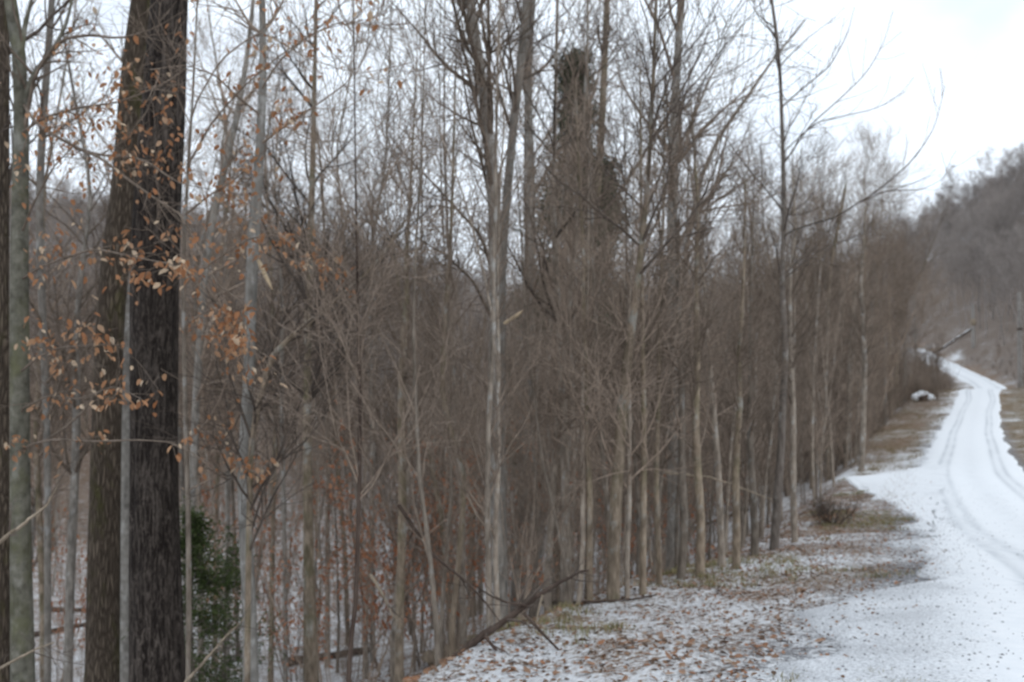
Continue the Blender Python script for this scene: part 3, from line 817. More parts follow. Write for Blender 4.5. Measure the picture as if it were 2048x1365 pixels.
# the clump in the middle
hero('mid_a', "grey_tree", "grey trunk of the tall central pair that bends outward at the top",
     [(1000, 1200, 25), (992, 1050, 23), (989, 900, 22), (988, 750, 21), (988, 600, 22), (991, 480, 27), (984, 320, 24), (968, 200, 21), (957, 115, 20), (946, 40, 20), (936, -20, 18)],
     9.6, 'grey', 'twig', n=36, sides=16, top=4.5, nb=26, tb=.36, lmax=1.9, ang=.6, up=.09, nb2=6,
     arms=[dict(p=[(993, 520), (985, 420), (965, 330), (942, 250), (925, 150), (912, 60), (905, -20)], w=9, dy=.4, nb=13),
           dict(p=[(990, 560), (962, 470), (915, 420), (860, 360), (800, 300), (750, 230)], w=8, dy=.7, nb=16, L=(.3, .9)),
           dict(p=[(985, 640), (945, 560), (890, 510), (840, 480), (780, 430)], w=7, dy=-.6, nb=14, L=(.3, .9))])
hero('mid_b', "grey_tree", "pale patched grey trunk of the central pair that stays nearly straight",
     [(1035, 1240, 34), (1040, 1120, 33), (1046, 1000, 30), (1050, 900, 28), (1053, 760, 25), (1056, 620, 24), (1060, 480, 23), (1061, 350, 19), (1056, 200, 17), (1058, 90, 16), (1066, -10, 13)],
     None, 'beech_grey', 'twig', n=36, sides=16, top=4, nb=24, tb=.36, lmax=1.7, ang=.6, up=.09, nb2=6,
     splints=[((1008, 648), (1047, 621), 8, 8.4)],
     arms=[dict(p=[(1062, 400), (1100, 330), (1150, 260), (1190, 180), (1220, 60), (1240, -20)], w=8, dy=.4, nb=14),
           dict(p=[(1060, 150), (1085, 140), (1110, 110), (1130, 60), (1150, -10)], w=6, dy=-.2, nb=9)])
hero('mid_a2', "grey_tree", "dark limbed stem crossing up between the two central grey trunks",
     [(1008, 1180, 15), (1004, 900, 15), (1003, 650, 16), (1006, 480, 17), (1023, 290, 17), (1037, 165, 17), (1047, 80, 16), (1053, 0, 16)],
     10.4, 'grey', 'twig_dark', n=28, sides=12, top=4, nb=20, tb=.45, lmax=1.7, ang=.6, up=.09)
hero('tan_c', "brown_tree", "warm brown trunk that leans off the central pair with pale knots",
     [(1116, 1215, 30), (1122, 1050, 27), (1130, 890, 26), (1142, 790, 24), (1155, 696, 22), (1168, 610, 20), (1179, 538, 20), (1186, 457, 18), (1200, 316, 15), (1207, 176, 14), (1214, 0, 12)],
     None, 'brown', 'twig_dark', n=34, sides=14, top=4, nb=28, tb=.35, lmax=1.9, ang=.65, up=.08, nb2=6,
     arms=[dict(p=[(1133, 870), (1165, 780), (1210, 700), (1260, 620), (1300, 540), (1340, 450)], w=10, dy=.6, nb=14),
           dict(p=[(1186, 450), (1230, 400), (1275, 330), (1330, 240), (1380, 150), (1420, 60), (1450, -20)], w=9, dy=.3, nb=16, L=(.3, .9)),
           dict(p=[(1182, 520), (1230, 470), (1300, 420), (1400, 400), (1470, 380)], w=6, dy=-.8, nb=12),
           dict(p=[(1190, 420), (1172, 330), (1130, 280), (1090, 200)], w=6, dy=-.3, nb=9)])
hero('dark_stem', "brown_tree", "dark slender stem pressed behind the leaning warm brown trunk",
     [(1133, 1190, 19), (1132, 1000, 17), (1128, 850, 16), (1122, 700, 14), (1112, 560, 12), (1106, 400, 10), (1110, 250, 8)],
     11.5, 'mixed', 'twig_dark', n=24, sides=10, top=3, nb=28, tb=.35, lmax=1.5)
hero('tan_d', "brown_tree", "straight tan trunk rooted on the verge crest right where the hollow begins",
     [(1226, 1205, 29), (1228, 1100, 27), (1233, 980, 25), (1243, 840, 23), (1252, 740, 21), (1262, 660, 18), (1271, 600, 16), (1282, 500, 13), (1296, 370, 10), (1305, 200, 8)],
     None, 'brown', 'twig_dark', n=30, sides=12, top=3, nb=30, tb=.38, lmax=1.6, ang=.65)
hero('gray_e', "grey_tree", "tall grey tree that divides high above the tan saplings of the thicket",
     [(1346, 1080, 26), (1348, 900, 24), (1346, 700, 22), (1344, 480, 22), (1347, 300, 21), (1352, 160, 17), (1362, 0, 13)],
     15.0, 'grey', 'twig', n=28, sides=12, top=5, nb=24, tb=.35, lmax=2.6, ang=.6, nb2=5, nb3=4)
hero('tall_sap', "tall_sapling", "tall dark sapling with long bare arms curving up into the open sky",
     [(1548, 1100, 18), (1555, 1000, 17), (1562, 900, 15), (1566, 800, 13), (1571, 696, 12), (1564, 573, 10.5), (1568, 457, 9), (1566, 316, 8), (1561, 158, 6.5), (1552, 60, 7), (1543, 0, 5)],
     None, 'darkstem', 'twig_dark', n=36, sides=12, top=1.2, nb=16, tb=.4, lmax=.9, nb2=4, nb3=3, cat="sapling", tip=0.0026,
     arms=[dict(p=[(1568, 470), (1600, 455), (1666, 438), (1754, 383), (1825, 323), (1870, 257), (1890, 172)], w=3.2, dy=-1.5, nb=11, L=(.3, .8), up=.12, nb3=0, pw=.5),
           dict(p=[(1720, 405), (1772, 382), (1842, 380), (1881, 362), (1909, 330)], w=2.6, Y=12.0, dy=-.5, nb=4, L=(.2, .5), up=.1, nb3=0, join=False),
           dict(p=[(1566, 330), (1620, 250), (1666, 211), (1730, 151), (1768, 88), (1786, 21)], w=2.8, dy=-.8, nb=8, L=(.3, .7), up=.1, nb3=0, pw=.55),
           dict(p=[(1566, 305), (1631, 245), (1687, 232), (1754, 218), (1800, 190), (1828, 155)], w=2.6, dy=-.6, nb=8, L=(.2, .6), up=.1, nb3=0, pw=.55),
           dict(p=[(1563, 215), (1603, 179), (1659, 134), (1695, 70), (1709, 14)], w=3.2, dy=-.5, nb=7, L=(.2, .6), up=.1, nb3=1, pw=.55),
           dict(p=[(1561, 130), (1610, 81), (1673, 33)], w=2.6, dy=-.4, nb=6, L=(.15, .4), nb3=1),
           dict(p=[(1566, 420), (1490, 330), (1440, 260), (1400, 170)], w=3.2, dy=.4, nb=9),
           dict(p=[(1565, 560), (1640, 500), (1720, 470), (1800, 440)], w=3.2, dy=.5, nb=9)])
hero('arch_sap', "leaning_sapling", "thin sapling sweeping diagonally upward across the tall grey tree",
     [(1345, 1130, 14), (1352, 950, 13), (1358, 780, 12), (1362, 600, 11), (1376, 470, 10), (1403, 352, 9), (1440, 270, 8), (1491, 200, 7), (1533, 137, 5), (1610, 40, 3)],
     None, 'mixed', 'twig_dark', n=30, sides=9, top=0, nb=26, tb=.3, lmax=1.2, ang=.6, cat="sapling")

EDGE = [(1360, 1160, 18, 'm'), (1399, 1154, 20, 'b'), (1444, 1133, 15, 'm'), (1472, 1140, 18, 'b'), (1510, 1112, 17, 'm'), (1590, 1085, 14, 'm'),
        (1285, 1190, 15, 'b'), (1255, 1200, 12, 'm'), (1180, 1208, 15, 'b'), (1155, 1215, 12, 'm'), (1320, 1172, 13, 'b'), (945, 1235, 20, 'b'), (962, 1230, 12, 'm'), (870, 1260, 14, 'm')]
EDGE_LABELS = ["thick grey brown sapling just past the tall divided grey tree", "thick tan sapling one stem past the tall divided grey tree", "thin grey brown sapling midway between divided grey tree and tall arched sapling",
    "tan sapling midway between divided grey tree and tall arched sapling", "grey brown sapling next before the tall arched dark sapling", "thin grey brown sapling last of the verge rim, past the arched sapling",
    "tan sapling two stems past the straight tan trunk at the rim", "thin grey brown sapling next past the straight tan trunk", "tan sapling between leaning warm brown and straight tan trunks", "thin grey sapling tight beside the leaning warm brown trunk foot",
    "tan sapling just before the tall divided grey tree", "thick tan sapling rooted beside the upper fallen dark branch", "thin grey brown sapling tight before the central grey pair", "grey brown sapling rooted above the rotten log"]
def twist_path(rng, px, py, w, H_px, lean):
    pts = []; x = px
    for k in range(9):
        f = k / 8
        pts.append((x + lean * f * f, py - H_px * f, max(w * (1 - .75 * f), 2.5))); x += rng.normal(0, 4)
    return pts
erng = np.random.default_rng(77)
for k, (px, py, w, c) in enumerate(EDGE):
    hero('edge%d' % k, "sapling", EDGE_LABELS[k],
         twist_path(erng, px, py, w, erng.uniform(600, 1000), erng.normal(0, 40)), None, 'brown' if c == 'b' else 'mixed', 'twig', n=20, sides=9, top=.6, nb=22, tb=.25, lmax=.8,
         ang=.6, up=.09, nb2=4, nb3=4, group="saplings along the verge rim", cat="sapling")
for k, (path, Y, mat, lab) in enumerate([
        ([(700, 1300, 9), (712, 1200, 10), (718, 1000, 9), (720, 800, 8), (716, 640, 6), (712, 420, 4)], 7.2, 'darkwood', "thin nearly black sapling standing alone before the reddish undergrowth"),
        ([(800, 1215, 17), (806, 1000, 17), (802, 840, 16), (806, 690, 15), (815, 600, 12), (812, 520, 9), (820, 400, 6)], 11.0, 'brown', "brown stem with a narrow fork at mid height past the reddish undergrowth"),
        ([(905, 1240, 12), (918, 1120, 12), (930, 960, 12), (884, 800, 11), (889, 650, 10), (900, 520, 8), (905, 380, 6)], 9.2, 'brown', "dark crooked stem a little before the central grey pair"),
        ([(376, 1365, 10), (378, 1200, 11), (376, 1000, 10), (370, 800, 9), (366, 560, 8), (372, 400, 7), (385, 200, 5)], 8.2, 'mixed', "very slim young beech holding copper leaves tight against the dark oak"),
        ([(1690, 935, 10), (1695, 850, 10), (1700, 700, 8), (1712, 560, 6)], None, 'mixed', "slender stem standing at the tip of the snowy pull-off"),
        ([(1722, 945, 13), (1726, 860, 11), (1730, 720, 9), (1722, 560, 7), (1730, 430, 4)], None, 'mixed', "thicker dark stem standing at the mouth of the snowy pull-off"),
        ([(1655, 960, 11), (1652, 850, 11), (1650, 700, 9), (1660, 540, 7), (1690, 380, 5)], None, 'brown', "brown slender stem just before the snowy pull-off tip")]):
    hero('extra%d' % k, "sapling", lab, path, Y, mat, 'twig', n=24, sides=9, top=0.4 if k > 3 else 1.5, nb=30 if k != 3 else 6, tb=.3 if k != 3 else .7, lmax=1.0, ang=.65, up=.08, nb2=4, nb3=4, cat="sapling",
         arms=[] if k != 3 else [
             dict(p=[(376, 880), (410, 850), (440, 800), (460, 740), (470, 640)], w=5, dy=-1.0, nb=11, L=(.12, .4), up=-.01),
             dict(p=[(371, 650), (400, 630), (430, 615), (470, 640), (505, 690)], w=4, dy=-1.3, nb=11, L=(.12, .35), up=-.02),
             dict(p=[(368, 570), (430, 520), (500, 475), (570, 470), (640, 525), (690, 560)], w=5, dy=-1.0, nb=15, L=(.15, .4), up=-.01),
             dict(p=[(370, 430), (420, 390), (470, 360), (530, 300), (600, 260)], w=5, dy=-.8, nb=14, L=(.15, .45)),
             dict(p=[(376, 330), (420, 250), (480, 180), (560, 110), (640, 60), (725, 40)], w=5, dy=-1.2, nb=15, L=(.15, .45)),
             dict(p=[(384, 220), (440, 120), (520, 60), (620, 120), (720, 150), (825, 125)], w=4, dy=-1.6, nb=14, L=(.15, .4)),
             dict(p=[(377, 980), (420, 960), (470, 930), (530, 950)], w=4, dy=-.5, nb=8, L=(.1, .3))],
         splints=[])

BACK = [(140, 1180, 22, 17), (222, 1150, 15, 21), (85, 1180, 16, 19), (372, 1120, 12, 20), (400, 1090, 15, 18), (432, 1100, 12, 22), (455, 1080, 14, 19), (472, 1120, 10, 23),
        (545, 1090, 13, 18), (570, 1140, 12, 17), (655, 1120, 14, 20), (690, 1100, 12, 22), (745, 1120, 14, 19)]
BACKW = ["between the greenish beech and mossy trunk", "behind the mossy trunk", "between the greenish beech and mossy trunk"] + \
        ["between the dark oak and light grey maple"] * 5 + ["between light grey maple and broken topped reddish trunk"] * 2 + ["between broken topped reddish trunk and forked brown stem"] * 3
BACKL = ["broadest grey trunk between greenish beech and mossy trunk", "grey trunk half hidden by the mossy trunk",
         "grey trunk close after the greenish beech", "thin grey trunk touching the dark oak outline", "grey trunk over the small bright evergreen", "thin grey trunk between the two small evergreens", "grey trunk over the small dull evergreen",
         "thinnest grey trunk just before the light grey maple", "grey trunk close past the light grey maple", "thin grey trunk midway between light grey maple and reddish trunk", "grey trunk close past the broken topped reddish trunk",
         "thin grey trunk behind the nearly black sapling", "grey trunk just before the forked brown stem"]
for k, (px, py, w, Yb) in enumerate(BACK):
    hero('back%d' % k, "grey_tree", BACKL[k],
         [(px, py, w * .8), (px + erng.normal(0, 9), py - 300, w * .72), (px + erng.normal(0, 14), py - 560, w * .55), (px + erng.normal(0, 30), py - 800, w * .35), (px + erng.normal(0, 44), py - 1000 + erng.normal(0, 80), w * .2)],
         Yb, ('grey', 'mixed', 'brown')[k % 3], 'twig', n=24, sides=10, top=1, nb=34, tb=.3, lmax=2.6, ang=.75, nb2=7, nb3=5, group="grey trunks standing in the hollow")

# copper leaves still on the two beeches: the large ones singly, the rest as one mass
lrng = np.random.default_rng(9)
def dress(key, n_single, n_rest, weights):
    root, base, P, R, arms, tips = HEROES[key]
    pool, wt = [], []
    for k, (W, tw) in enumerate(arms):
        for B in tw:
            q = B[:, 1:].reshape(-1, 3); pool.append(q); wt.append(np.full(len(q), weights.get(k, 1.0) / len(q)))
    pool = np.concatenate(pool); wt = np.concatenate(wt); wt /= wt.sum()
    centres = pool[lrng.choice(len(pool), n_single // 2, p=wt)]
    pts = centres[lrng.integers(0, len(centres), n_single)] + lrng.normal(0, .055, (n_single, 3))
    for p in pts:
        put_leaf(lrng, BEECH_LEAF[lrng.integers(8)], p, lrng.choice([.035, .045, .055, .07, .08]) * lrng.uniform(.75, 1.0), root, base, .5, 1.1)
    g = Geo(); rest = pool[lrng.choice(len(pool), n_rest, p=wt)] + lrng.normal(0, .04, (n_rest, 3))
    scatter_leaves(g, lrng, rest, lrng.uniform(.035, .07, n_rest), .5, 1.0)
    tag(link("leaves", g.mesh("leaves", M['leaf'], off=base), root), kind="stuff")
dress('beech_a', 298, 650, {0: .1, 1: .05, 2: 2.4, 3: .5, 4: 3.2, 5: 1.6, 6: 1.6, 7: .5, 8: .4, 9: 1.0, 10: 1.2})
dress('extra3', 280, 520, {0: 1.2, 1: 1.3, 2: 2.0, 3: 1.8, 4: 1.0, 5: .6, 6: .7})

# ------------------------------------------------------------------ evergreens
def conifer(name, label, P0, H, W, mat, seed, nb, per, size, sparse=1.0, cat="tree", power=1.0):
    rng = np.random.default_rng(seed)
    root = thing(name, P0, label, cat)
    TP = crook(rng, H, 14, .015, .01); TP[0, 2] -= .2
    TR = np.maximum(H * .011 * (1 - np.linspace(0, 1, 15)) ** .9, .004)
    gt = Geo(); gt.tubes(TP, TR, 9)
    p, d, r, t, _ = spawn(rng, TP[None], TR[None], nb, .08, .99, 1.15, .15)
    L = np.maximum(W * (1 - t) ** power * rng.uniform(.5, 1.15, nb), .12)
    d = norm(d + np.array([0, 0, 1.0]) * np.clip(t - .55, 0, 1)[:, None] * 2.2)
    B = grow(rng, p, d, L, 6, .12, .05); RB = radii(r * .4, 6, .003); gt.tubes(B, RB, 4)
    p, d, r, t, i = spawn(rng, B, RB, 6, .25, 1.0, .8, .2)
    B2 = grow(rng, p, d, L[i] * rng.uniform(.2, .45, len(t)) + .05, 4, .12, .04); gt.tubes(B2, radii(r * .6, 4, .0022), 3)
    link("trunk", gt.mesh("trunk", M['darkstem']), root)
    pool = B2[:, 1:].reshape(-1, 3)
    keep = pool[rng.choice(len(pool), per)] + rng.normal(0, size * .8, (per, 3))
    g = Geo()
    t6 = LEAF6 * np.array([1, .45, 1])
    scatter_leaves(g, rng, keep, rng.uniform(.6, 1.3, per) * size, .6, -.25, t6)
    tag(link("foliage", g.mesh("foliage", M[mat], smooth=False), root), kind="stuff")
    return root
Yc = 31.0
pc = unp(1118, 118, Yc); zc = gz(pc[0], pc[1])[0]
conifer("cedar_tree", "dark evergreen rising behind the central pair of grey trunks", (pc[0], Yc, zc), pc[2] - zc, 2.9, 'needle', 31, 140, 24000, .2, power=.62)
pc = unp(1215, 330, 36.0); zc = gz(pc[0], pc[1])[0]
conifer("cedar_tree", "shorter dark evergreen half hidden by the leaning warm brown trunk", (pc[0], 36.0, zc), pc[2] - zc, 2.6, 'needle', 32, 100, 12000, .2, power=.65)
for k, (px, py, Yv, w, lab, n) in enumerate([(392, 1040, 11.5, .78, "small bright green evergreen growing beside the dark oak", 6200),
                                             (452, 1075, 12.5, .75, "small dull green evergreen partly behind the light grey maple", 2400)]):
    pc = unp(px, py, Yv); zc = gz(pc[0], pc[1])[0]
    conifer("evergreen_sapling", lab, (pc[0], Yv, zc), max(pc[2] - zc, 1.0), w, 'needle_bright' if k == 0 else 'needle_bright', 41 + k, 64, n, .06, cat="sapling", power=.6)

# ------------------------------------------------------------------ the wood: individuals nearest, then one mass
prng = np.random.default_rng(5)
def in_view(x, y, m=140):
    px = 1024 + FPX * x / np.maximum(y, .1)
    return (px > -m) & (px < 2048 + m)
taken = [b[1][:2] for b in HEROES.values()]
def place(n, xr, yr, cond, dmin):
    X = prng.uniform(*xr, n); Y = prng.uniform(*yr, n)
    z, t, s, E = look(X, Y)
    ok = in_view(X, Y) & cond(X, Y, t, s, E)
    out = []
    cell = {}
    for x, y, zz in zip(X[ok], Y[ok], z[ok]):
        d = dmin * (1 + y * .004) if np.isscalar(dmin) else dmin(y)
        key = (int(x / d), int(y / d)); bad = False
        for a in (-1, 0, 1):
            for b in (-1, 0, 1):
                for (ox, oy) in cell.get((key[0] + a, key[1] + b), ()):
                    if (ox - x) ** 2 + (oy - y) ** 2 < d * d: bad = True
        if not bad:
            cell.setdefault(key, []).append((x, y)); out.append((x, y, zz))
    return np.array(out)
def clear_of(pts, R=.35):
    T = np.array(taken); d = np.sqrt(((pts[:, None, :2] - T[None]) ** 2).sum(-1)).min(1)
    return pts[d > R]

REG = [(270, "beside the mossy trunk"), (480, "between the dark oak and light grey maple"), (790, "between the light grey maple and forked brown stem"), (990, "between the forked brown stem and central grey pair"),
       (1190, "between the central grey pair and straight tan trunk"), (1345, "between the straight tan trunk and divided grey tree"), (1560, "between the divided grey tree and arched dark sapling"),
       (1700, "between the arched dark sapling and the pull-off"), (9999, "past the pull-off along the road")]
def region(p, Y):
    x = to_px(np.array([p[0], p[1], p[2] + 1.5]))[0, 0]
    return next(n for lim, n in REG if x < lim)
def put_tree(name, var, p, rz, scl, tilt, label, group, cat="tree"):
    root = thing(name, (p[0], p[1], p[2]), label, cat, group)
    root.rotation_euler = (tilt[0], tilt[1], rz); root.scale = (scl, scl, scl)
    link("trunk", var[0], root); link("crown", var[1], root)
    return root

def far_of(X, Y):
    px = 1024 + FPX * X / Y                     # keep the oak, maple and beech trunks in the open
    return ~((Y < 16) & (px < 720))
# saplings: a dense band just past the verge rim, thinning down the slope
saps = place(9000, (-14, 34), (6.3, 62), lambda X, Y, t, s, E: (t > E + .1) & (t < E + 9 * (0.35 + 0.65 * np.random.default_rng(3).random(len(t)))) & (Y > 7.2 + 6 * (X < -.07 * Y)) & far_of(X, Y) & ~((s > 27) & (s < 34) & (t < E + 2.2)), .56)
saps = clear_of(saps, .3)
o = np.argsort(saps[:, 1]); saps = saps[o]
SAP_MAX, TREE_MAX = 245, 230
for p in saps[:SAP_MAX]:
    put_tree("sapling", SAP[prng.integers(len(SAP))], p, prng.uniform(0, 6.28), prng.uniform(.75, 1.2), prng.normal(0, .05, 2),
             ("slender bare sapling of the front thicket " if p[1] < 17 else "slender bare sapling deeper in the thicket ") + region(p, 0), ("front saplings " if p[1] < 17 else "deeper saplings ") + region(p, 0), "sapling")
trees = place(9000, (-32, 44), (9.5, 90), lambda X, Y, t, s, E: (t > E + 3.0) & (Y > 11 + 5 * (X < -.1 * Y)) & far_of(X, Y), 3.0)
trees = clear_of(trees, .8); trees = trees[np.argsort(trees[:, 1])]
for p in trees[:TREE_MAX]:
    put_tree("bare_tree", TREE[prng.integers(len(TREE))], p, prng.uniform(0, 6.28), prng.uniform(.7, 1.08), prng.normal(0, .035, 2),
             ("leafless tree near in the hollow " if p[1] < 32 else "leafless tree far down the hollow ") + region(p, 0), ("near hollow trees " if p[1] < 32 else "far hollow trees ") + region(p, 0), "tree")

for k, (px, Y, ptop) in enumerate([(1600, 44, 300), (1640, 50, 290), (1680, 46, 320), (1704, 60, 255), (1735, 66, 262), (1765, 62, 330), (1790, 78, 330), (1620, 36, 340), (1575, 48, 270), (1540, 40, 250), (1655, 55, 330), (1690, 52, 300), (1720, 70, 300), (1752, 72, 290), (1778, 70, 360), (1805, 84, 380), (1830, 92, 410), (1595, 54, 330)]):
    q = unp(px, ptop, Y); z = gz(q[0], Y)[0]; v = k % 7
    put_tree("bare_tree", TREE[v], (q[0], Y, z), k * 1.3, (q[2] - z) / (9, 11, 8, 12, 10, 7.5, 13.5)[v], (0, 0),
             "leafless tree with fine tall crown topping the treeline " + ("before" if px < 1660 else "past") + " the pull-off", "treeline crowns " + ("before" if px < 1660 else "past") + " the pull-off", "tree")
# geometry-nodes masses
def scatter_object(name, pts, rots, scl, meshes, label_kind="stuff"):
    me = bpy.data.meshes.new(name); me.vertices.add(len(pts)); me.vertices.foreach_set("co", np.asarray(pts, np.float32).ravel())
    a = me.attributes.new("turn", 'FLOAT_VECTOR', 'POINT'); a.data.foreach_set("vector", np.asarray(rots, np.float32).ravel())
    attr(me, "size", scl)
    a = me.attributes.new("pick", 'INT', 'POINT'); a.data.foreach_set("value", np.random.default_rng(8).integers(0, len(meshes), len(pts)).astype(np.int32))
    me.update()
    ob = link(name, me); tag(ob, kind="stuff")
    coll = bpy.data.collections.new(name + "_kinds")
    for k, m in enumerate(meshes):
        coll.objects.link(bpy.data.objects.new(name + "_kind", m))
    ng = bpy.data.node_groups.new(name, 'GeometryNodeTree')
    ng.interface.new_socket("Geometry", in_out='INPUT', socket_type='NodeSocketGeometry')
    ng.interface.new_socket("Geometry", in_out='OUTPUT', socket_type='NodeSocketGeometry')
    n, l = ng.nodes, ng.links
    gi = n.new("NodeGroupInput"); go = n.new("NodeGroupOutput"); ip = n.new("GeometryNodeInstanceOnPoints"); ci = n.new("GeometryNodeCollectionInfo")
    ci.inputs["Collection"].default_value = coll; ci.inputs["Separate Children"].default_value = True; ci.inputs["Reset Children"].default_value = True
    ip.inputs["Pick Instance"].default_value = True
    def na(nm, ty):
        x = n.new("GeometryNodeInputNamedAttribute"); x.data_type = ty; x.inputs["Name"].default_value = nm; return x.outputs["Attribute"]
    l.new(gi.outputs[0], ip.inputs["Points"]); l.new(ci.outputs[0], ip.inputs["Instance"])
    l.new(na("pick", 'INT'), ip.inputs["Instance Index"]); l.new(na("turn", 'FLOAT_VECTOR'), ip.inputs["Rotation"]); l.new(na("size", 'FLOAT'), ip.inputs["Scale"])
    l.new(ip.outputs[0], go.inputs[0])
    md = ob.modifiers.new("scatter", 'NODES'); md.node_group = ng
    return ob
def turns(n, t=.05):
    return np.stack([prng.normal(0, t, n), prng.normal(0, t, n), prng.uniform(0, 6.28, n)], -1)
rest = [trees[TREE_MAX:]]
far_l = place(26000, (-110, 120), (45, 260), lambda X, Y, t, s, E: (t > E + 2.5) & (Y > (trees[TREE_MAX, 1] if len(trees) > TREE_MAX else 60)), 2.3)
P_ = far_l
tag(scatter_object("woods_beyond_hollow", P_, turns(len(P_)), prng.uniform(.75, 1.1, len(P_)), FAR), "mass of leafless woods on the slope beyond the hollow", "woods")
far_r = place(30000, (25, 190), (70, 290), lambda X, Y, t, s, E: (t < -6.5), 1.75)
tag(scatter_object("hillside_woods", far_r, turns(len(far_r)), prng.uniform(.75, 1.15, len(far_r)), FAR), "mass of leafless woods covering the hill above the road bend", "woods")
br = place(16000, (-30, 44), (7, 80), lambda X, Y, t, s, E: (t > E + .2) & ~((s > 26.5) & (s < 34) & (t < E + 2.5)) & (Y > 9 + 6 * (X < -.1 * Y)), 1.35)
tag(scatter_object("undergrowth", br, turns(len(br), .12), prng.uniform(.3, .62, len(br)), BRUSH), "tangle of bare twiggy undergrowth between the trunks", "undergrowth")
sp = saps[SAP_MAX:]
print("SAPLINGS", len(saps), "TREES", len(trees), "FARL", len(far_l), "FARR", len(far_r), "BRUSH", len(br), trees[min(TREE_MAX, len(trees) - 1)], saps[min(SAP_MAX, len(saps) - 1)])

# ------------------------------------------------------------------ shrubs with rusty leaves
def leafy_shrub(seed, H, ns, nl, mat, size):
    me, S, B = brush_variant(seed, H, ns, M['twig'], .0022, .45)
    rng = np.random.default_rng(seed + 1); pool = np.concatenate([S[:, 2:].reshape(-1, 3), B[:, 1:].reshape(-1, 3), B[:, 1:].reshape(-1, 3)])
    g = Geo(); p = pool[rng.choice(len(pool), nl)] + rng.normal(0, .05, (nl, 3))
    scatter_leaves(g, rng, p, rng.uniform(.6, 1.2, nl) * size, .5, .9)
    return me, g.mesh("foliage", M[mat], smooth=False)
SHRUB = [leafy_shrub(600 + k, H, ns, nl, 'leaf_red', .055) for k, (H, ns, nl) in enumerate([(2.4, 6, 420), (1.8, 7, 360), (3.0, 6, 480)])]
SHL = [(850, 940, 16, "rusty leaved shrub a little before the dark crooked stem"), (905, 905, 19, "rusty leaved shrub high behind the dark crooked stem"), (955, 960, 17, "rusty leaved shrub just before the central grey pair"),
       (660, 1130, 14, "rusty leaved shrub low beside the broken topped reddish trunk"), (725, 1110, 15, "rusty leaved shrub behind the nearly black sapling"), (770, 1060, 17, "rusty leaved shrub beside the forked brown stem"),
       (1185, 950, 16, "rusty leaved shrub glowing beside the leaning warm brown trunk"), (115, 1110, 22, "rusty leaved shrub seen between beech and mossy trunk"), (160, 1160, 20, "lower rusty leaved shrub seen between beech and mossy trunk"),
       (1015, 930, 20, "rusty leaved shrub peeping out between the central grey pair"), (590, 1040, 19, "rusty leaved shrub between light grey maple and reddish trunk"), (820, 1060, 15, "rusty leaved shrub under the forked brown stem"),
       (540, 960, 24, "high rusty leaved shrub right behind the light grey maple"), (1260, 1010, 18, "rusty leaved shrub behind the straight tan trunk"), (1420, 960, 22, "rusty leaved shrub far behind the rim saplings"),
       (890, 1010, 14, "wide rusty leaved shrub where the long dark side limb begins"), (420, 900, 20, "rusty leaved shrub above the small bright evergreen")]
for k, (px, py, Y, lab) in enumerate(SHL):
    q = unp(px, py, Y); z = gz(q[0], Y)[0]; v = SHRUB[k % 3]; h = (2.4, 1.8, 3.0)[k % 3] * .6
    rt_ = thing("leafy_shrub", (q[0], Y, z), lab, "shrub", "rusty leaved shrubs in the hollow")
    sc_ = float(np.clip((q[2] - z) / h, .5, 2.6))
    rt_.rotation_euler = (0, 0, prng.uniform(0, 6)); rt_.scale = (min(sc_, 1.25), min(sc_, 1.25), sc_)
    link("stems", v[0], rt_); tag(link("foliage", v[1], rt_), kind="stuff")

# ------------------------------------------------------------------ fallen wood
def fallen(name, label, main, w, Y, mat, dy=0.0, sides=(), cat="branch", nb=0, tw='twig_dark', pw=.5, endr=.3):
    m = len(main)
    W = np.array([unp(a, b, (Y if np.isscalar(Y) else Y[k]) + dy * k / (m - 1)) for k, (a, b) in enumerate(main)])
    W = catmull(W, 22); r0 = .5 * w * (Y if np.isscalar(Y) else Y[0]) / FPX
    R = r0 * np.maximum((1 - np.linspace(0, 1, 22)) ** pw, endr)
    base = W[0].copy(); root = thing(name, base, label, cat)
    rng = np.random.default_rng(int(abs(main[0][0])) + 3)
    g = Geo(); g.tubes(W + rng.normal(0, r0 * .15, W.shape), R * rng.uniform(.88, 1.12, 22), 10)
    link("stem", g.mesh("stem", M[mat], off=base), root)
    for (pts, ww, Ys, mm) in sides:
        V, r = px_branch(pts, Ys, ww, 0, n=14, p=.4)
        g = Geo(); g.tubes(V, r, 7)
        sub_twigs(rng, g, V, r, 4, (.1, .35), .7, .03, 0)
        link("side_branch", g.mesh("side_branch", M[mm], off=base), root)
    if nb:
        g = Geo(); sub_twigs(rng, g, W, R, nb, (.1, .4), .7, .03, 2); link("twigs", g.mesh("twigs", M[tw], off=base), root)
    return root
Yf = hit(925, 1312)
fallen("fallen_branch", "dark fallen branch propped across the snow with crossing side limbs",
       [(905, 1318), (969, 1270), (1045, 1214), (1080, 1188), (1125, 1161), (1176, 1140)], 17, Yf, 'darkwood', .3,
       [([(797, 1010), (861, 1106), (937, 1168), (969, 1203), (1000, 1244)], 8, Yf + .05, 'darkwood'),
        ([(969, 1272), (1008, 1321), (1042, 1372)], 7, Yf - .15, 'darkwood'),
        ([(1047, 1226), (1090, 1273), (1135, 1318), (1185, 1368)], 7, Yf - .2, 'darkwood'),
        ([(1052, 1212), (1012, 1205), (983, 1193), (944, 1168)], 5, Yf + .1, 'darkwood'),
        ([(1085, 1190), (1075, 1230), (1070, 1262)], 5, Yf, 'dead')], nb=12)
Yr = hit(870, 1330)
fallen("rotten_log", "short rotten log with pale splintered end at the foot of the dark branch", [(850, 1322), (880, 1312), (915, 1298), (950, 1278)], 30, Yr, 'dead', .25, cat="log", pw=.2, endr=.6)
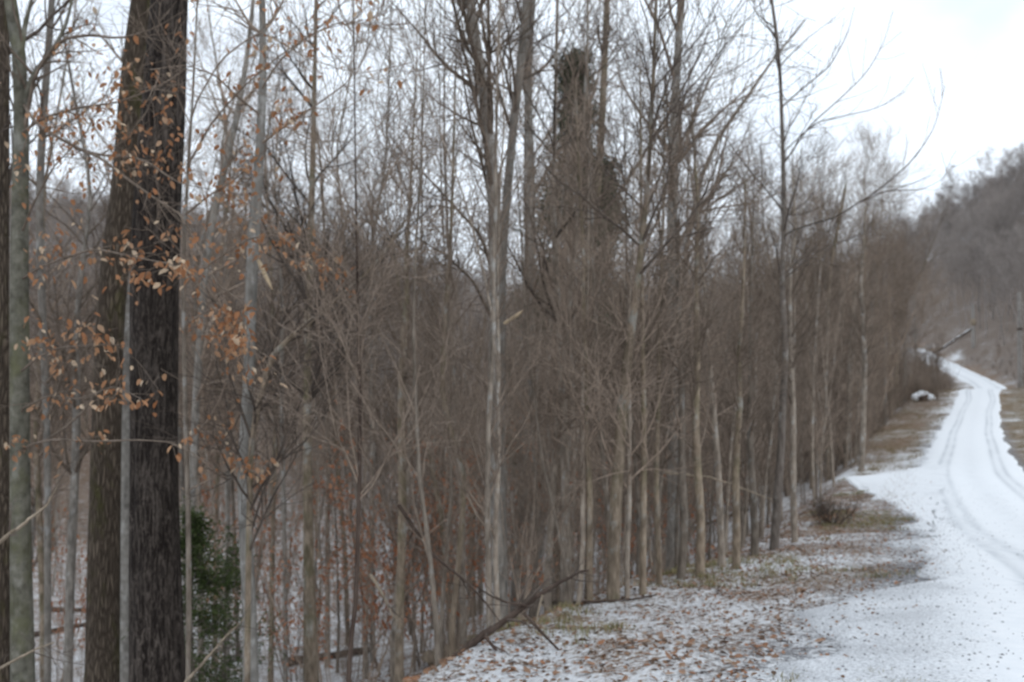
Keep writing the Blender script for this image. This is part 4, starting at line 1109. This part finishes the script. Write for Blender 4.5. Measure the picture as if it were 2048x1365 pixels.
fallen("dead_stem", "tan dead stem leaning across the base of the central pair", [(990, 1162), (1035, 1071), (1060, 1020), (1080, 980), (1100, 920), (1120, 860)], 11, hit(985, 1235) - .1, 'dead', .3, cat="branch", nb=8, pw=.4)
fallen("fallen_stick", "thin dark stick lying along the crest of the snowy verge", [(1082, 1206), (1180, 1205), (1272, 1200), (1340, 1188), (1385, 1168)], 6, [hit(1082, 1232), 8.6, 9.0, 9.6, 10.2], 'darkwood', 0, cat="branch", nb=6)
fallen("fallen_stick", "pale dead branch arcing before the reddish undergrowth", [(742, 1150), (765, 1190), (783, 1225), (795, 1250)], 7, 8.0, 'dead', 0, cat="branch", nb=4)
fallen("bent_branch", "pale bare branch reaching in at the picture edge past the greenish beech", [(-40, 1110), (0, 1085), (50, 1045), (95, 1010), (115, 970)], 9, 6.4, 'dead', 0, cat="branch", nb=4)
fallen("bent_branch", "low pale branch under the greenish beech foot", [(-30, 1355), (20, 1325), (70, 1300), (110, 1285)], 8, 6.6, 'dead', 0, cat="branch", nb=5)
fallen("fallen_stick", "slanting pale stick crossing the light grey maple foot", [(370, 1365), (410, 1322), (450, 1275), (490, 1235)], 7, 7.4, 'dead', 0, cat="branch", nb=5)
fallen("fallen_stick", "thin arched twig stretching over the leaf edge saplings", [(1330, 945), (1420, 955), (1480, 975), (1545, 1000)], 5, 11.5, 'dead', 0, cat="branch", nb=6)

# fallen logs down in the hollow
for k, (px, py, L, ang) in enumerate([(130, 1262, 2.6, .25), (170, 1225, 3.0, -.2), (655, 1320, 1.8, .4), (1420, 1050, 3.0, .35)]):
    Y = hit(px, py); q = unp(px, py, Y); g = Geo()
    t = np.linspace(-.5, .5, 12); X = q[0] + np.cos(ang) * L * t; YY = Y + np.sin(ang) * L * t
    Pz = gz(X, YY) + .07; g.tubes(np.stack([X, YY, Pz], -1), np.linspace(.1, .06, 12), 10)
    base = (q[0], Y, gz(q[0], Y)[0]); rt_ = thing("fallen_log", base, ["dark log lying on the snow between beech and mossy trunk", "upper dark log lying on the snow between beech and mossy trunk",
                     "short dark log half buried beyond the light grey maple", "dark log lying on the slope seen between the verge rim saplings"][k], "log")
    link("stem", g.mesh("stem", M['darkwood'], off=base), rt_)
    g2 = Geo(); top = np.stack([X, YY, Pz + .075], -1)[2:-2]; g2.tubes(top, np.full(8, .045) * np.array([.2, .8, 1, .7, 1, .9, .7, .2]), 7); link("snow_cover", g2.mesh("snow_cover", M['snow'], off=base), rt_)

# ------------------------------------------------------------------ along the road
def rock(name, label, p, sx, sy_, sz, seed):
    rng = np.random.default_rng(seed)
    def blob(cx_, cz_, r, top):
        g = Geo(); nu, nv = 9, 14; a = np.linspace(0, 2 * np.pi, nv, endpoint=False); b = np.linspace(-1.5, 1.5, nu)
        rr = 1 + .13 * rng.normal(size=(nu, nv)); V = np.stack([np.cos(b)[:, None] * np.cos(a)[None] * rr * sx * r + cx_, np.cos(b)[:, None] * np.sin(a)[None] * rr * sy_ * r, np.sin(b)[:, None] * rr * sz * top + cz_], -1)
        i = np.arange(nu - 1)[:, None]; j = np.arange(nv)[None]; j2 = (j + 1) % nv
        g.add(V.reshape(-1, 3), np.stack([i * nv + j, i * nv + j2, (i + 1) * nv + j2, (i + 1) * nv + j], -1).reshape(-1, 4)); return g
    root = thing(name, p, label, "rock")
    link("stone", blob(0, sz * .3, .95, .8).mesh("stone", M['darkwood']), root)
    for cx_, cz_, r in ((-.62 * sx, sz * .55, .62), (.0 * sx, sz * .8, .7), (.55 * sx, sz * .5, .7)):
        link("snow_cap", blob(cx_, cz_, r, .5).mesh("snow_cap", M['snow']), root)
Yk = hit(1846, 802)
q = unp(1846, 802, Yk); rock("snowy_boulder", "snow capped double boulder at the dark thicket edge by the road", (q[0], Yk, q[2] - .1), .66, .5, .62, 71)

def pole(name, label, px, py0, py1, Y, wpx, mat, extra=None):
    a = unp(px, py0, Y); zg = gz(a[0], Y)[0]; b = unp(px, py1, Y)
    g = Geo(); r = .5 * wpx * Y / FPX; zz = np.linspace(zg - .2, b[2], 8)
    g.tubes(np.stack([np.full(8, a[0]), np.full(8, Y), zz], -1), np.linspace(r * 1.15, r * .9, 8), 12)
    base = (a[0], Y, zg); root = thing(name, base, label, "pole"); link("shaft", g.mesh("shaft", M[mat], off=base), root)
    if extra:
        for (nm, dz0, dz1, rr) in extra:
            g = Geo(); c = unp(px, dz0, Y); d = unp(px, dz1, Y); zz = np.linspace(c[2], d[2], 4)
            g.tubes(np.stack([np.full(4, a[0]), np.full(4, Y), zz], -1), rr * r * np.array([.6, 1, 1, .6]), 10); link(nm, g.mesh(nm, M['dead'] if nm != "band" else M['darkwood'], off=base), root)
pole("wooden_post", "weathered pale post beside the snowy fallen trunk on the hillside bank", 1947, 690, 608, hit(1947, 697, 90), 7, 'post', [("collar", 652, 638, 1.7)])
pole("utility_pole", "grey utility pole on the bank at the road bend", 2041, 770, 585, 88, 9, 'post', [("band", 662, 655, 1.25)])
Yl = hit(1905, 690, 90)
Wl = catmull(np.array([unp(1866, 703, Yl), unp(1890, 690, Yl), unp(1915, 672, Yl + .4), unp(1945, 648, Yl + 1)]), 16)
Wl[:, 2] = gz(Wl[:, 0], Wl[:, 1]) + .14 + np.linspace(0, .55, 16)
print("LOG", Yl, Wl[:, 2] - gz(Wl[:, 0], Wl[:, 1]))
base = Wl[0]; rt_ = thing("fallen_tree", base, "fallen trunk with snow along its top slanting up the hillside bank", "log")
g = Geo(); g.tubes(Wl, np.linspace(.1, .2, 16), 10); link("stem", g.mesh("stem", M['darkwood'], off=base), rt_)
g = Geo(); g.tubes(Wl[3:] + np.array([0, -.03, .13]) + np.random.default_rng(3).normal(0, .03, (13, 3)), np.linspace(.05, .13, 13) * np.array([.3, 1, .6, 1, .9, .5, 1, .8, .4, .9, .8, .6, .2]), 8); link("snow_cover", g.mesh("snow_cover", M['snow'], off=base), rt_)

# brush along the far verge and weeds
FARSAP = [variant(350 + k, H, r, nb, 0.12, 1.5, 0.7, (M['twig'],), up=0.09, nb2=5, nb3=3, tip=0.004, wob=0.05, sides=6, fork=0.5, joined=True, lpow=.4)
          for k, (H, r, nb) in enumerate([(6, .05, 26), (8, .06, 28), (4.5, .04, 22), (9.5, .07, 30)])]
fs = place(9000, (6, 70), (30, 125), lambda X, Y, t, s, E: (t > E + .3) & (t < E + 16) & (s > 33), 1.05)
tag(scatter_object("roadside_thicket", fs, turns(len(fs), .06), prng.uniform(.7, 1.35, len(fs)) * (1 - .45 * sstep(62, 92, fs[:, 1])), FARSAP), "dense grey thicket of young stems along the road's far stretch", "thicket")
br2 = place(9000, (8, 60), (20, 105), lambda X, Y, t, s, E: (t > E - .3) & (t < E + 4.5) & (s > 36), .5)
bq = unp(1846, 802, Yk); ba = np.random.default_rng(4).uniform(-1, 1, (5, 2)) * np.array([1.9, .4]) + np.array([bq[0] - .6, Yk - .9])
ba = np.vstack([ba, np.random.default_rng(6).uniform(-1, 1, (22, 2)) * np.array([1.8, 1.0]) + np.array([bq[0] - .2, Yk + 2.0])])
br2 = np.vstack([br2, np.column_stack([ba, gz(ba[:, 0], ba[:, 1])])])
tag(scatter_object("roadside_brush", br2, turns(len(br2), .12), prng.uniform(.7, 1.2, len(br2)), BRUSH), "dark bare brush crowding the road's far verge", "brush")
br3 = place(5000, (30, 80), (80, 125), lambda X, Y, t, s, E: (t < -2.6) & (t > -16), 1.0)
tag(scatter_object("bank_brush", br3, turns(len(br3), .15), prng.uniform(.35, .8, len(br3)), BRUSH), "low tangled brush on the bank above the bend", "brush")

def blades(P, rng, L, lean, w=.004):
    n = len(P); a = rng.random(n) * 6.283; d = np.stack([np.cos(a), np.sin(a), np.zeros(n)], -1) * lean * rng.random((n, 1)); LL = (L * rng.uniform(.5, 1.2, n))[:, None]
    side = np.stack([-np.sin(a), np.cos(a), np.zeros(n)], -1) * w
    up = np.array([[0, 0, 1.0]])
    v = np.stack([P - side, P + side, P + LL * (.5 * up + .35 * d) + side * .8, P + LL * (.5 * up + .35 * d) - side * .8, P + LL * (.8 * up + d) + side * .15, P + LL * (.8 * up + d) - side * .15], 1)
    g = Geo(); q = np.array([[0, 1, 2, 3], [3, 2, 4, 5]])
    g.add(v.reshape(-1, 3), (np.arange(n)[:, None, None] * 6 + q[None]).reshape(-1, 4)); return g
grng = np.random.default_rng(12)
# verge grass in tufts
X = grng.uniform(-1, 9, 9000); Y = grng.uniform(5, 30, 9000); z, t, s, E = look(X, Y)
pat = vn1(X * .5, Y * .5) + .5 * vn2(X * 1.7, Y * 1.7)
ok = (t > 1.5) & (t < E + .2) & (pat > .55)
c = np.stack([X, Y], -1)[ok][:230]
pts = (c[:, None] + grng.normal(0, .06, (len(c), 26, 2))).reshape(-1, 2)
g = blades(np.column_stack([pts, gz(pts[:, 0], pts[:, 1]) - .004]), grng, .07, 1.1, .0035)
tag(link("verge_grass", g.mesh("verge_grass", M['grass'], smooth=False)), "olive winter grass tufts poking through the verge snow", "grass", kind="stuff")
X = grng.uniform(2, 60, 26000); Y = grng.uniform(14, 95, 26000); z, t, s, E = look(X, Y)
ok = in_view(X, Y) & (t < -1.75) & (t > -9) | (in_view(X, Y) & (t > 1.6) & (t < E) & (Y > 30))
c = np.stack([X, Y], -1)[ok][:1700]
pts = (c[:, None] + grng.normal(0, .1, (len(c), 14, 2))).reshape(-1, 2)
g = blades(np.column_stack([pts, gz(pts[:, 0], pts[:, 1]) - .004]), grng, .12, .8, .007)
tag(link("dead_grass", g.mesh("dead_grass", M['straw'], smooth=False)), "straw coloured dead grass on both sides of the snowy road", "grass", kind="stuff")
# the brown weed clump by the verge
Yw = hit(1665, 1050); qw = unp(1665, 1050, Yw); zb = gz(qw[0], Yw)[0]
wk = thing("weed_clump", (qw[0], Yw, zb), "dark brown clump of dead weeds on the verge before the pull-off", "weeds")
wme, S_w, B_w = brush_variant(808, .5, 18, M['twig_dark'], .0022, 1.1); link("stems", wme, wk)
g = Geo(); pool = B_w[:, 1:].reshape(-1, 3); scatter_leaves(g, grng, pool[grng.choice(len(pool), 130)], grng.uniform(.04, .07, 130), .6, .7); tag(link("foliage", g.mesh("foliage", M['litter'], smooth=False), wk), kind="stuff")
# small evergreen tuft at the foot of the central saplings
# ------------------------------------------------------------------ leaf litter and stones
lr = np.random.default_rng(21)
n = 90000
r = lr.uniform(0, 1, n) ** .7; Y = 4.6 + 22 * r; X = lr.uniform(-.55, .6, n) * Y
z, t, s, E = look(X, Y)
ok = (t > 1.2 + .8 * sstep(11, 5, Y) + .7 * lr.random(n)) & ((t < E + 7)) & (lr.random(n) < np.where(t < 2.4, .3, 1.0) * np.where(t > E + 1, .8, 1.0))
X, Y = X[ok], Y[ok]; Z = gz(X, Y) + .026 * (look(X, Y)[1] < 2.1)
scr = lr.random(len(X))
dist = np.hypot(X, Y); vis = (np.abs(X / Y) < .5) & (to_px(np.column_stack([X, Y, Z]))[:, 1] < 1390) & (look(X, Y)[1] < look(X, Y)[3] + .4)
cand = np.where(vis)[0][np.argsort(dist[vis])]
single = lr.choice(cand[:900], 290, replace=False)
mask = np.ones(len(X), bool); mask[single] = False
zero = np.zeros(3)
for k in single:
    put_leaf(lr, DRY_LEAF[lr.integers(6)], (X[k], Y[k], Z[k] + .012), lr.uniform(.042, .08), ground, zero, .3, 0)
g = Geo(); m = mask & (lr.random(len(X)) < np.clip(.85 + .3 * vn2(X * 1.3, Y * 1.3) + .45 * vn1(X * 4, Y * 4), .05, 1))
scatter_leaves(g, lr, np.column_stack([X, Y, Z + lr.uniform(-.006, .012, len(X))])[m], lr.uniform(.024, .058, m.sum()), .32, 0, wide=1.1)
tag(link("leaf_litter", g.mesh("leaf_litter", M['litter'], smooth=False)), "brown fallen leaves scattered through thin snow on the verge", "leaves", kind="stuff")
n = 52000
rr_ = lr.uniform(0, 1, n) ** .8; Y = 4.6 + 26 * rr_; X = lr.uniform(-.5, .55, n) * Y
z, t, s, E = look(X, Y)
ok = (t > 1.0 + .8 * sstep(11, 5, Y) + lr.random(n) ** .6 * .9) & (t < E + 2) & (np.abs(X / Y) < .5)
X, Y = X[ok], Y[ok]; Z = gz(X, Y) + .03 * (look(X, Y)[1] < 2.2)
g = Geo(); scatter_leaves(g, lr, np.column_stack([X, Y, Z + .006]), lr.uniform(.012, .034, len(X)), .4, 0, wide=1.3)
tag(link("leaf_fragments", g.mesh("leaf_fragments", M['litter'], smooth=False)), "crumbled leaf bits mixed into the snow of the verge", "leaves", kind="stuff")
# grit showing through the snow on the road shoulder
n = 3200; S0 = lr.uniform(4.5, 26, n) ; lt = np.where(lr.random(n) < .75, lr.uniform(.9, 2.5, n), lr.uniform(-2.1, 2.2, n))
xx = smooth_interp(S0, cy, cx); dxx = (smooth_interp(S0 + .3, cy, cx) - smooth_interp(S0 - .3, cy, cx)) / .6; nl = np.sqrt(1 + dxx ** 2)
X = xx - lt / nl; Y = S0 + lt * dxx / nl
Z = gz(X, Y) + .036
sz = lr.uniform(.003, .010, n); cube = np.array([[-1, -.7, -.5], [1, -1, -.5], [.8, 1, -.5], [-1, .8, -.5], [-.5, -.4, .5], [.5, -.5, .6], [.5, .5, .5], [-.4, .5, .45]])
cq = np.array([[0, 1, 5, 4], [1, 2, 6, 5], [2, 3, 7, 6], [3, 0, 4, 7], [4, 5, 6, 7]])
a = lr.random(n) * 6.28; ca, sa = np.cos(a), np.sin(a); zz0 = np.zeros(n); o1 = np.ones(n)
Rm = np.stack([np.stack([ca, -sa, zz0], -1), np.stack([sa, ca, zz0], -1), np.stack([zz0, zz0, o1], -1)], 1)
v = np.einsum('nij,kj->nki', Rm, cube) * sz[:, None, None] + np.stack([X, Y, Z], -1)[:, None]
g = Geo(); g.add(v.reshape(-1, 3), (np.arange(n)[:, None, None] * 8 + cq[None]).reshape(-1, 4))
m_, nt_, b_ = new_mat("grey_grit"); geo_ = nt_.nodes.new("ShaderNodeNewGeometry")
nt_.links.new(ramp(nt_, geo_.outputs["Random Per Island"], [(0, (.2, .2, .21)), (1, (.45, .45, .46))]), b_.inputs["Base Color"])
tag(link("road_grit", g.mesh("road_grit", m_, smooth=False)), "grey gravel grit showing through snow on the road shoulder", "gravel", kind="stuff")
